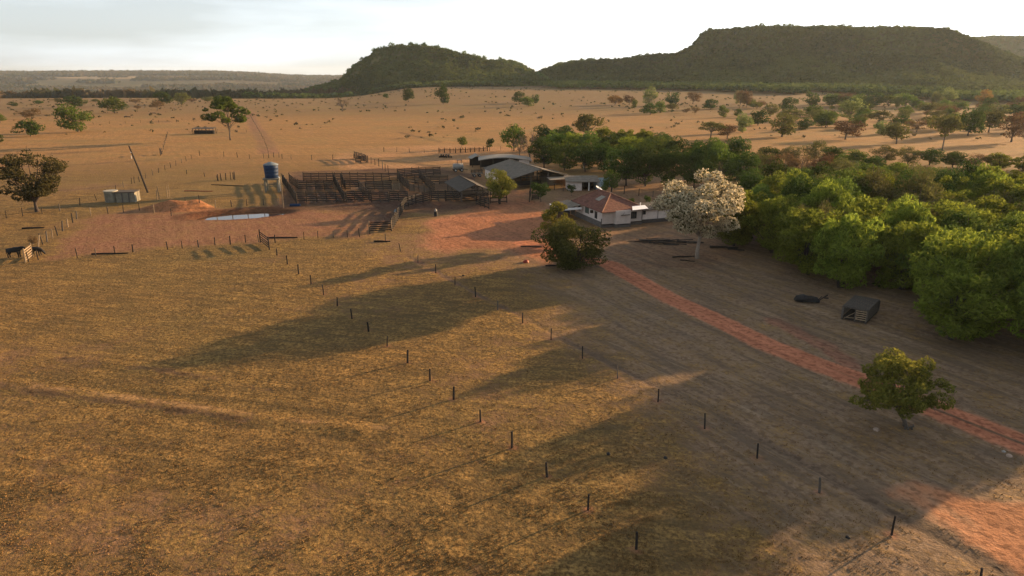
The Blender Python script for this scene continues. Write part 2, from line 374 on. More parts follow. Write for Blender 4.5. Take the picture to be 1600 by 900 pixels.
def surface(x, y):
    x = np.asarray(x, float); y = np.asarray(y, float); r = np.hypot(x, y)
    w = 2.2 * (fbm(x, y, 4.5, 4, 40) - .5); w2 = .8 * (fbm(x, y, 1.1, 3, 50) - .5); w3 = 9.0 * (fbm(x, y, 9, 4, 45) - .5)
    n = x.size; g = np.full(n, .92); c = np.tile(np.array([.30, .17, .095]), (n, 1))
    def blend(mask, col=None, grass=None):
        nonlocal g, c
        if col is not None: c = c * (1 - mask[:, None]) + np.array(col) * mask[:, None]
        if grass is not None: g = g * (1 - mask) + grass * mask
    patch = fbm(x, y, 26, 4, 61)
    g = g - .35 * ss(.52, .75, patch) + 0 * y
    # far pasture: oranger and barer towards the farm, greyer scrub further off
    blend(ss(150, 260, y) * (1 - ss(420, 640, y)), (.48, .255, .10), .42)
    blend(ss(420, 640, y) * (1 - ss(900, 1300, y)), (.30, .20, .12), .5)
    blend(ss(900, 1200, y), (.075, .062, .046), .1)
    bands = fbm(x * .35, y, 520, 4, 71)
    blend(ss(1000, 1300, y) * ss(.42, .55, bands), (.055, .06, .032), .0)
    fl = ss(4250, 4350, y) * (1 - ss(4600, 4700, y)) * ss(-.66, -.6, x / np.maximum(y, 1)) * (1 - ss(-.46, -.42, x / np.maximum(y, 1)))
    blend(fl, (.42, .30, .17), .1)
    blend(ss(4700, 5000, y), (.06, .075, .04), .05)
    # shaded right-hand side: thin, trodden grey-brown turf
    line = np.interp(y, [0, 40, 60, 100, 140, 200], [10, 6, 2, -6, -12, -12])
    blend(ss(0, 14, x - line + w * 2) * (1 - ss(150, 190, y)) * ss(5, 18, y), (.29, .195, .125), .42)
    blend(ss(-4, 6, poly_sd(x, y, BARE) + w * 1.5 + w3) * .8, (.52, .28, .135), .15)
    blend(ss(-1.2, 2, poly_sd(x, y, HOUSEYARD) + w * 1.5), (.27, .16, .095), .25)
    blend(ss(-1.5, 4.5, poly_sd(x, y, PADDOCK) + w + w3 * .7), (.29, .14, .08), .30)
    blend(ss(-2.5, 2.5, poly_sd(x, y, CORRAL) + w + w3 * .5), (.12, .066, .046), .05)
    blend(ss(-2.5, 3.0, poly_sd(x, y, YARD) + w + w2 + w3 * .8), (.44, .185, .095), .04); blend(ss(.5, .62, fbm(x, y, 5, 4, 83)) * ss(-2, 3, poly_sd(x, y, YARD)) * .45, (.26, .12, .07))
    blend(ss(-.5, .5, poly_sd(x, y, GRADED) + w * .5 + w2), (.46, .21, .105), -.1)
    
    d = seg_dist(x, y, FARTRACK); blend(1 - ss(2, 5, d + w), (.34, .18, .10), .1)
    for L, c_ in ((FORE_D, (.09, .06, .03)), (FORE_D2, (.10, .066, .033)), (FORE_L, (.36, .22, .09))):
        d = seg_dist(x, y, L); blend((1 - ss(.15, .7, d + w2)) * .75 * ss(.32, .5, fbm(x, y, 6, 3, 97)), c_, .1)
    for L in DARKL: d = seg_dist(x, y, L); blend((1 - ss(.6, 2.6, d + w)) * .8, (.15, .095, .055), .2)
    for L in (PALE1, PALE2, PALE3):
        d = seg_dist(x, y, L); blend((1 - ss(.1, .7, np.abs(d - .8) + w2)) * .45 * ss(.35, .65, fbm(x, y, 6, 3, 79)), (.34, .25, .165), .3)
    d = seg_dist(x, y, ROAD2); blend((1 - ss(.7, 1.6, d + w2)) * .7, (.34, .14, .085), .1)
    d = seg_dist(x, y, ROAD); m = 1 - ss(1.6, 1.95, d + w * .2 + w2 * .5); blend(m, (.58, .225, .12), -.2); blend(m * (1 - ss(.1, .35, np.abs(d - .75) + w2 * .2)) * .5, (.36, .13, .08))
    far = ss(30, 22, x) if False else ss(28, 36, x)
    blend(m * (1 - ss(.12, .42, d + w2 * .3)) * far, (.13, .085, .06), .5)
    d = seg_dist(x, y, TRAIL); blend((1 - ss(.1, .8, d + w2 * .8)) * .75 * ss(.3, .6, fbm(x, y, 7, 3, 77) + .1), (.12, .085, .06), .1)
    pu, pv = pond_uv(x, y); q = np.hypot(pu / 12.5, (pv - 1.5) / 6.8); blend(1 - ss(.85, 1.15, q + w * .08), (.13, .05, .032), -.1)
    q = np.hypot((x - MOUND_C[0] - 1) / 8, (y - MOUND_C[1]) / 4.4); blend(1 - ss(.8, 1.2, q + w * .15), (.42, .17, .08), .0)
    for L in (POSTS_A, POSTS_B):
        for (px_, py_) in L:
            d = np.hypot(x - px_, y - py_); blend((1 - ss(.15, .7, d + w2 * .7)) * .55, (.38, .15, .08), .1)
    return c, g
PA = [(420, 382), (433, 399), (449, 413), (467, 428), (486, 444), (506, 461), (527, 478), (550, 498), (576, 518), (605, 541), (637, 567), (672, 595), (709, 624), (751, 659), (800, 700), (855, 745), (919, 797), (994, 858), (1090, 935)]
PB = [(578, 366), (602, 377), (626, 393), (653, 410), (681, 427), (711, 445), (743, 464), (778, 484), (817, 505), (861, 531), (910, 560), (965, 591), (1028, 628), (1101, 670), (1183, 716), (1280, 770), (1393, 836), (1530, 915)]
POSTS_A, POSTS_B = W(PA), W(PB)

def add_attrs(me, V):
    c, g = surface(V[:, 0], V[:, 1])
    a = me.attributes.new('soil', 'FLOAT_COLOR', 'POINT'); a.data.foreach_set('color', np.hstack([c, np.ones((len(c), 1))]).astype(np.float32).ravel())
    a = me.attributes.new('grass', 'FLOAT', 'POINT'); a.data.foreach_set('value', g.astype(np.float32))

def grid_faces(nr, nc, wrap=False):
    i = np.arange(nr - 1)[:, None]; j = np.arange(nc if wrap else nc - 1)[None, :]; j2 = (j + 1) % nc
    return np.stack([i * nc + j, i * nc + j2, (i + 1) * nc + j2, (i + 1) * nc + j], -1).reshape(-1, 4)
rad = list(np.exp(np.arange(math.log(2), math.log(20), .05))) + list(np.exp(np.arange(math.log(20), math.log(260), .0065))) + list(np.exp(np.arange(math.log(260), math.log(16000), .022))) + [16000]
ang = np.radians(np.concatenate([np.arange(-48, 48, .22), np.arange(48, 312, 4)]))
rr, aa = np.meshgrid(rad, ang, indexing='ij')
GX, GY = (rr * np.sin(aa)).ravel(), (rr * np.cos(aa)).ravel()
GV = np.stack([GX, GY, terrain(GX, GY)], 1)
F = grid_faces(len(rad), len(ang), True)[:, ::-1]
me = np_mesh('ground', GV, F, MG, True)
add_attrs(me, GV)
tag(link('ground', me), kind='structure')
disc = MB(); disc.add([(2 * math.sin(a), 2 * math.cos(a), TH(2 * math.sin(a), 2 * math.cos(a))) for a in ang[::6]][::-1], [tuple(range(len(ang[::6])))])

def strip(name, pts, half, step=.45, dz=.03):
    Q = []; 
    for (ax, ay), (bx, by) in zip(pts[:-1], pts[1:]):
        L = math.hypot(bx - ax, by - ay); k = max(1, int(L / step))
        for i in range(k): Q.append((ax + (bx - ax) * i / k, ay + (by - ay) * i / k))
    Q.append(pts[-1]); Q = np.array(Q); K = 9
    for _ in range(2): Q = np.vstack([Q[:1], (np.apply_along_axis(lambda c: np.convolve(c, np.ones(K) / K, 'valid'), 0, Q)), Q[-1:]])
    T = np.gradient(Q, axis=0); T /= np.linalg.norm(T, axis=1)[:, None] + 1e-9; N = np.stack([T[:, 1], -T[:, 0]], 1)
    o = np.linspace(-half, half, 15); X = Q[:, None, 0] + N[:, None, 0] * o; Y = Q[:, None, 1] + N[:, None, 1] * o
    X, Y = X.ravel(), Y.ravel(); Z = terrain(X, Y) + dz - .06 * (np.abs(np.tile(o, len(Q))) / half) ** 6
    V = np.stack([X, Y, Z], 1); me = np_mesh(name, V, grid_faces(len(Q), 15), MG, True); add_attrs(me, V)
    return tag(link(name, me), kind='structure')
strip('dirt_road', ROAD[1:], 2.6)
def patch(name, poly, grow=1.2, step=.5, dz=.022):
    p = np.array(poly); c = p.mean(0); x = np.arange(p[:, 0].min() - 3, p[:, 0].max() + 3, step); y = np.arange(p[:, 1].min() - 3, p[:, 1].max() + 3, step)
    X, Y = np.meshgrid(x, y, indexing='ij'); X, Y = X.ravel(), Y.ravel(); sd = poly_sd(X, Y, poly)
    Fq = grid_faces(len(x), len(y)); keep = (sd[Fq] > -grow).all(1); Fq = Fq[keep]; used = np.unique(Fq); mp_ = np.zeros(len(X), int); mp_[used] = np.arange(len(used))
    X, Y, sd = X[used], Y[used], sd[used]; V = np.stack([X, Y, terrain(X, Y) + dz - .04 * ss(-grow + .7, -grow, sd)], 1)
    me = np_mesh(name, V, mp_[Fq], MG, True); add_attrs(me, V); return tag(link(name, me), kind='structure')
patch('farmyard', YARD); patch('graded_track', GRADED)
# pond
wm = bpy.data.materials.new('pond_water'); wm.use_nodes = True; b = wm.node_tree.nodes['Principled BSDF']
b.inputs['Base Color'].default_value = (.06, .035, .02, 1); b.inputs['Roughness'].default_value = .06; b.inputs['Specular IOR Level'].default_value = 1.0; b.inputs['IOR'].default_value = 1.5
mb = MB(); K = 40
mb.add([(POND_C[0] + 12 * math.cos(2 * math.pi * i / K), POND_C[1] + 8 * math.sin(2 * math.pi * i / K), -.74) for i in range(K)], [tuple(range(K))])
tag(mb.build('pond', wm), kind='structure')

# ------------------------------------------------------------------ hills
def hill(name, sil, ridge, foot, back, flat_top, seed, cliff=0.0):
    """sil: list of (px, py) skyline; ridge/foot/back: distance at each px as functions of px"""
    sx = np.array([s[0] for s in sil], float); sy = np.array([s[1] for s in sil], float)
    npx = int((sx[-1] - sx[0]) / 5); pxs = np.linspace(sx[0], sx[-1], npx)
    s = np.linspace(0, 1, 64)
    rows = []
    for p in pxs:
        py = np.interp(p, sx, sy); Yr = ridge(p); d = ray(p, py); zr = CAM_H + d[2] * Yr / d[1]
        ux = d[0] / d[1]; Yf, Yb = foot(p), back(p)
        t = np.where(s < .6, s / .6, 1 + (s - .6) / .4)
        Y = np.where(t < 1, Yf + (Yr - Yf) * np.minimum(t, 1), Yr + (Yb - Yr) * (t - 1))
        up = np.minimum(t, 1)
        prof = (up ** 1.25) * (1 - cliff) + cliff * ss(.80, .93, up)
        bk = np.clip((t - 1), 0, 1); prof = np.where(t > 1, 1 - ss(flat_top, 1, bk), prof)
        rows.append(np.stack([ux * Y, Y, -6 + (zr + 6) * prof], 1))
    V = np.array(rows); sh = V.shape[:2]; V = V.reshape(-1, 3)
    base = terrain(V[:, 0], V[:, 1]) * 0
    k = np.clip(V[:, 2] / 30, 0, 1)
    gul = fbm(V[:, 0], V[:, 1], 70, 4, seed) - .5
    gul = gul + .9 * (fbm(V[:, 0] * 1.0, V[:, 1] * .25, 38, 3, seed + 9) - .5)
    V[:, 2] += k * gul * 17 * (1 - .72 * np.tile(np.exp(-((s - .6) / .05) ** 2), sh[0])) 
    me = np_mesh(name, V, grid_faces(sh[0], sh[1])[:, ::-1], MHILL, True)
    return tag(link(name, me), kind='structure'), V.reshape(sh + (3,))
MHILL = M('hill_scrub', (.045, .052, .02), .95, .3, .02, spec=.05, col2=(.10, .092, .036))
SIL1 = [(470, 146), (500, 137), (530, 130), (545, 116), (565, 97), (590, 80), (622, 71), (660, 74), (700, 83), (740, 91), (790, 100), (815, 108), (840, 121), (880, 140), (900, 150)]
h1, HV1 = hill('hill', SIL1, lambda p: 1150 + 20 * math.sin(p / 60), lambda p: 960 + .0 * p, lambda p: 1420, .12, 101, .12)
SIL2 = [(800, 140), (835, 121), (850, 116), (870, 108), (900, 101), (960, 96), (1000, 92), (1060, 86), (1080, 77), (1098, 54), (1110, 48), (1140, 46), (1200, 46), (1300, 45), (1400, 46), (1480, 49), (1500, 57), (1530, 70), (1560, 84), (1600, 101), (1660, 118), (1740, 140)]
h2, HV2 = hill('mesa', SIL2, lambda p: np.interp(p, [800, 1060, 1120, 1750], [1350, 1300, 1220, 1050]), lambda p: np.interp(p, [800, 1000, 1250, 1750], [1020, 960, 800, 680]), lambda p: 1900, .4, 131, .22)
SIL3 = [(1440, 75), (1480, 66), (1520, 62), (1560, 59), (1620, 60), (1700, 60), (1850, 72), (1950, 110)]
h3, HV3 = hill('far_mesa', SIL3, lambda p: 1900, lambda p: 1500, lambda p: 2400, .4, 151, .2)

# ------------------------------------------------------------------ leaves and trees
def quads(C, D, N, L, Wd):
    """leaf quads: centre C, long axis D, width axis N (arrays)"""
    D = D / (np.linalg.norm(D, axis=1)[:, None] + 1e-9); S = np.cross(D, N); S /= (np.linalg.norm(S, axis=1)[:, None] + 1e-9)
    a = D * (L / 2)[:, None]; b_ = S * (Wd / 2)[:, None]
    V = np.stack([C - a, C + b_ * .9 - a * .1, C + a, C - b_ * .9 + a * .1], 1).reshape(-1, 3)
    return V, np.arange(len(V)).reshape(-1, 4)
def rand_dir(rs, n):
    v = rs.normal(size=(n, 3)); return v / np.linalg.norm(v, axis=1)[:, None]
def make_tree_meshes(key, seed, h, r, crown_lo=.3, n_puff=26, n_leaf=4200, leaf=(.42, .2), puff=1.4, flat_=.6, trunk_r=.22, trunk='trunk', mat='mid', droop=.3, lean=(0, 0), shell=.75, twigs=False, stems=1, lowfill=0):
    rs = np.random.RandomState(seed); rd = random.Random(seed)
    zc = h * (crown_lo + 1) / 2 - .04 * h; hz = h * (1 - crown_lo) / 2 * 1.02
    # puff centres through the crown volume, weighted outwards
    pc = []
    while len(pc) < n_puff:
        d = rand_dir(rs, 1)[0]; q = rs.uniform(.25, 1) ** .45 * .86
        if d[2] < -.3 and rs.rand() > .4 + lowfill: continue
        wob = .78 + .42 * rs.rand() + .13 * math.sin(2.0 * math.atan2(d[1], d[0]) + seed) + .08 * math.sin(5 * d[2] + seed * 2)
        pc.append((d[0] * r * q * wob + lean[0] * h * .5, d[1] * r * q * wob + lean[1] * h * .5, zc + d[2] * hz * q * (.9 + .2 * rs.rand())))
    pc = np.array(pc); pr = puff * rs.uniform(.55, 1.25, n_puff)
    mb = MB()
    for st in range(stems):
        a0 = rd.uniform(0, 6.28); off = (0 if stems == 1 else .25)
        bx, by = off * math.cos(a0), off * math.sin(a0)
        ht = h * max(crown_lo, .12) * (.85 if stems == 1 else rd.uniform(.5, .9)); sx_, sy_ = lean[0] * ht + bx * 3, lean[1] * ht + by * 3
        pts = [(bx, by, -.25), (bx + sx_ * .3 + rd.uniform(-.1, .1), by + sy_ * .3, ht * .4), (sx_ + rd.uniform(-.12, .12), sy_ + rd.uniform(-.12, .12), ht), (sx_ * 1.3, sy_ * 1.3, ht + (zc - ht) * .8)]
        mb.tube(pts, [trunk_r * 1.35, trunk_r, trunk_r * .8, trunk_r * .35], 7)
        T = Vector(pts[2])
        for i in range(st, n_puff, stems):
            c = Vector(pc[i]); f = rd.uniform(.0, .7); s0 = T.lerp(Vector(pts[3]), f) if c.z > T.z else T.lerp(Vector(pts[1]), rd.uniform(0, .3))
            m1 = s0.lerp(c, .5) + Vector((rd.uniform(-.3, .3), rd.uniform(-.3, .3), rd.uniform(-.1, .4)))
            rr_ = trunk_r * rd.uniform(.22, .42); mb.tube([s0, m1, c], [rr_, rr_ * .6, rr_ * .2], 4, False)
            if twigs:
                for _ in range(twigs):
                    e = c + Vector(rand_dir(rs, 1)[0]) * float(pr[i]) * rd.uniform(.7, 1.3); e.z += .2
                    mb.tube([m1.lerp(c, rd.uniform(.3, 1)), e], [rr_ * .35, .012 * h / 6], 3, False)
    tm = bpy.data.meshes.new(key + '_trunk'); tm.from_pydata(mb.v, [], mb.f); tm.materials.append(MAT[trunk]); tm.update()
    tm.polygons.foreach_set('use_smooth', [True] * len(tm.polygons))
    idx = rs.choice(n_puff, n_leaf, p=pr ** 2 / (pr ** 2).sum())
    d = rand_dir(rs, n_leaf); d[:, 2] = np.where(d[:, 2] < -.3, d[:, 2] * .6, d[:, 2])
    q = shell + (1 - shell) * rs.rand(n_leaf) ** .5; q = np.where(rs.rand(n_leaf) < .12, q * rs.uniform(1, 1.35, n_leaf), q)
    C = pc[idx] + d * (pr[idx] * q)[:, None] * np.array([1, 1, flat_])
    D = d * .6 + rand_dir(rs, n_leaf) * .8; D[:, 2] -= droop * rs.rand(n_leaf)
    N = d + rand_dir(rs, n_leaf) * .9; N[:, 2] += .4
    sc = rs.uniform(.6, 1.35, n_leaf)
    V, Fq = quads(C, D, N, leaf[0] * sc, leaf[1] * sc)
    V[:, 2] = np.maximum(V[:, 2], .05)
    cm = np_mesh(key + '_crown', V, Fq, LM[mat])
    return tm, cm, h, r
PROTO = {}
def proto(key, **kw): PROTO.setdefault(key, []).append(make_tree_meshes(key, 1000 + 17 * len(PROTO) + 5 * len(PROTO.get(key, [])), **kw))
for i in range(5): proto('feather', h=9.5, r=4.6, crown_lo=.02, n_puff=64, n_leaf=9500, leaf=(.56, .2), puff=1.15, flat_=.8, mat='feather', droop=.5, lowfill=.6, trunk='trunk_dark', stems=2)
for i in range(3): proto('mango', h=9.5, r=4.8, crown_lo=.06, n_puff=34, n_leaf=7500, leaf=(.42, .22), puff=1.6, flat_=.8, mat='dark', lowfill=.5, trunk='trunk_dark')
for i in range(3): proto('green', h=9, r=4.6, crown_lo=.06, n_puff=34, n_leaf=7000, leaf=(.42, .2), puff=1.5, flat_=.75, mat='mid', lowfill=.4)
for i in range(2): proto('thicket', h=8, r=4.6, crown_lo=.12, n_puff=36, n_leaf=5500, leaf=(.36, .16), puff=1.3, flat_=.8, mat='olive', lowfill=.6, twigs=3)
for i in range(2): proto('dry', h=8, r=4.4, crown_lo=.15, n_puff=34, n_leaf=4200, leaf=(.34, .14), puff=1.3, flat_=.8, mat='brown', lowfill=.5, twigs=4)
S = dict(n_puff=20, n_leaf=1700)
for i in range(4): proto('s_olive', h=7, r=4, crown_lo=.16, lowfill=.25, leaf=(.62, .34), puff=1.55, flat_=.75, mat='olive', **S)
for i in range(4): proto('s_dark', h=7, r=4, crown_lo=.06, leaf=(.65, .36), puff=1.7, flat_=.8, mat='dark', lowfill=.5, **S)
for i in range(3): proto('s_green', h=7, r=3.8, crown_lo=.08, leaf=(.62, .34), puff=1.65, flat_=.8, mat='mid', lowfill=.45, **S)
for i in range(3): proto('s_brown', h=7, r=4, crown_lo=.16, lowfill=.2, leaf=(.5, .26), puff=1.5, flat_=.75, mat='brown', twigs=4, **S)
for i in range(2): proto('s_pale', h=7, r=3.8, crown_lo=.08, lowfill=.4, leaf=(.6, .34), puff=1.65, flat_=.8, mat='pale', **S)
for i in range(2): proto('s_ochre', h=6, r=4, crown_lo=.12, leaf=(.6, .34), puff=1.4, flat_=.8, mat='ochre', lowfill=.5, **S)
for i in range(2): proto('s_flat', h=7, r=5.2, crown_lo=.4, leaf=(.6, .3), puff=1.6, flat_=.5, mat='olive', twigs=3, **S)
proto('bare', h=7, r=3.2, crown_lo=.25, n_puff=24, n_leaf=160, leaf=(.3, .14), puff=1.3, flat_=.9, mat='brown', twigs=9, trunk='trunk')
proto('small_dark', h=3.6, r=1.9, crown_lo=.22, n_puff=16, n_leaf=1500, leaf=(.32, .18), puff=.75, flat_=.8, mat='dark', trunk_r=.09)
proto('small_green', h=4, r=1.8, crown_lo=.2, n_puff=14, n_leaf=1300, leaf=(.32, .16), puff=.75, flat_=.8, mat='mid', trunk_r=.09)
_tr = random.Random(5)
TREE_PTS = []
def tree(kind, x, y, h, label, cat='tree', group=None, w=None, rz=None, var=None, name=None):
    tm, cm, H, Rr = PROTO[kind][_tr.randrange(len(PROTO[kind])) if var is None else var]
    z = TH(x, y)
    o = empty(name or ('bare_tree' if kind == 'bare' else 'bush' if cat == 'bush' else 'tree'), (x, y, z), _tr.uniform(0, 6.28) if rz is None else rz, label, cat, group)
    s = h / H; wx = s if w is None else w / (2.1 * Rr)
    wx = min(max(wx, s * .6), s * 1.7)
    o.scale = (wx, wx, s)
    link('trunk', tm, o); link('crown', cm, o); TREE_PTS.append((x, y, wx * Rr)); return o
def treep(kind, px, base, top, wpx, label, cat='tree', group=None, **k):
    x, y, z = P(px, base); return tree(kind, x, y, hgt(px, base, top), label, cat, group, w=wid(px, base, wpx), **k)
ORD = ['first', 'second', 'third', 'fourth', 'fifth', 'sixth', 'seventh', 'eighth', 'ninth', 'tenth', 'eleventh', 'twelfth', 'thirteenth', 'fourteenth', 'fifteenth', 'sixteenth', 'seventeenth', 'eighteenth', 'nineteenth', 'twentieth'] + ['twenty-' + w for w in ('first', 'second', 'third', 'fourth', 'fifth', 'sixth', 'seventh', 'eighth', 'ninth')] + ['thirtieth'] + ['thirty-' + w for w in ('first', 'second', 'third', 'fourth', 'fifth', 'sixth', 'seventh', 'eighth', 'ninth')] + ['fortieth']
def number(objs, fmt):
    objs = sorted(objs, key=lambda o: o.location.x / o.location.y)
    for i, o in enumerate(objs): o['label'] = fmt.format(ORD[i])

# ------------------------------------------------------------------ trees: the ones with a character of their own
def unique(key, px, base, top, wpx, label, name='tree', cat='tree', **kw):
    x, y, z = P(px, base); h = hgt(px, base, top); r = wid(px, base, wpx) / 2
    kw['puff'] = r * kw.get('pf', .3); kw.pop('pf', None)
    PROTO[key] = [make_tree_meshes(key, hash_seed(key), h=h, r=r, **kw)]
    o = tree(key, x, y, h, label, cat, None, w=2.1 * r, rz=0, name=name)
    if key == 'blossom_tree':      # the green leaves between the flowers
        k2 = dict(kw, mat='olive', n_leaf=9000, shell=.3); link('leaves', make_tree_meshes(key, hash_seed(key), h=h, r=r, **k2)[1], o)
    return o
def hash_seed(k): return sum(ord(c) * (i + 3) for i, c in enumerate(k)) % 9973
unique('near_yellowing', 1415, 666, 546, 150, 'lone leafy tree with yellow lit top beside the lower red road', crown_lo=.18, n_puff=52, n_leaf=12500, leaf=(.24, .14), pf=.2, flat_=.85, trunk_r=.17, mat='yellowish', twigs=2, lowfill=.35, lean=(-.45, 0), shell=.6)
unique('big_shrub', 897, 419, 344, 116, 'broad dark rounded bush tree where the red road leaves the yard', cat='tree', crown_lo=.0, n_puff=60, n_leaf=13500, leaf=(.34, .18), puff=1.15, flat_=.8, trunk_r=.2, mat='bush', twigs=2, lowfill=.8, stems=3, pf=.26, trunk='trunk_dark', shell=.65)
unique('yellow_shrub', 868, 384, 304, 60, 'smaller yellow green tree standing behind the broad dark bush tree, nearest to the veranda', crown_lo=.0, n_puff=30, n_leaf=7500, leaf=(.34, .18), puff=1.0, flat_=.85, trunk_r=.12, mat='yellowish', lowfill=.7, stems=2)
unique('blossom_tree', 1089, 404, 266, 158, 'large tree covered in cream white blossom in front of the farmhouse', name='blossoming_tree', crown_lo=.26, n_puff=70, n_leaf=25000, leaf=(.32, .24), pf=.19, flat_=.85, trunk_r=.3, mat='blossom', trunk='trunk_pale', lowfill=.25, lean=(.04, 0), shell=.72)
unique('big_left', 58, 331, 222, 90, 'big dark ragged tree with spreading boughs at the left edge, by the fence corner', crown_lo=.12, n_puff=46, n_leaf=9000, leaf=(.46, .28), pf=.27, flat_=.75, trunk_r=.36, mat='umber', trunk='trunk_dark', twigs=4, lowfill=.3)
unique('tall_field', 360, 219, 146, 70, 'tall green tree with a slim bare trunk beside the dark covered feed trough', crown_lo=.2, n_puff=30, n_leaf=5000, leaf=(.95, .55), pf=.22, flat_=.75, trunk_r=.28, mat='mid', trunk='trunk', lowfill=.15)
unique('barn_tree', 781, 319, 263, 48, 'yellow green tree between the small corral shed and the big barn', crown_lo=.22, n_puff=32, n_leaf=6500, leaf=(.34, .2), pf=.34, flat_=.95, trunk_r=.24, mat='yellowish', trunk='trunk_dark', lowfill=.6)
x, y, z = P(1089, 402)
for k, (px, b, t, w, lab) in enumerate([(845, 316, 283, 32, 'small dark round tree beside the gateway of the red farmyard'), (893, 306, 287, 15, 'small dark leafy tree in front of the low white outbuilding')]):
    treep('small_dark', px, b, t, w, lab)
treep('small_green', 722, 233, 210, 17, 'small bright green tree on the far side of the barns, left of the dark one')
treep('small_dark', 765, 236, 215, 14, 'narrow dark tree on the far side of the barns, at the stick fence')
treep('s_green', 803, 236, 194, 42, 'airy green tree behind the barns, leftmost beside the grove')
treep('bare', 828, 254, 204, 40, 'leafless reddish tree at the barn end of the dark grove')
treep('bare', 812, 248, 214, 26, 'smaller leafless tree just left of the taller leafless one behind the barn')
treep('small_green', 956, 306, 259, 16, 'slim light green young tree beside the pale blue wall')
treep('small_green', 946, 304, 279, 14, 'low green bush at the foot of the pale blue wall', 'bush')
treep('small_dark', 1012, 322, 305, 12, 'small dark round bush behind the farmhouse roof', 'bush')
treep('small_dark', 986, 325, 309, 9, 'smallest dark bush behind the farmhouse roof', 'bush')
treep('dry', 878, 292, 279, 26, 'dry brown bush between the big barn and the low outbuilding', 'bush')
treep('dry', 52, 384, 366, 17, 'dry brown rounded bush by the pale posts, just above the cattle', 'bush')
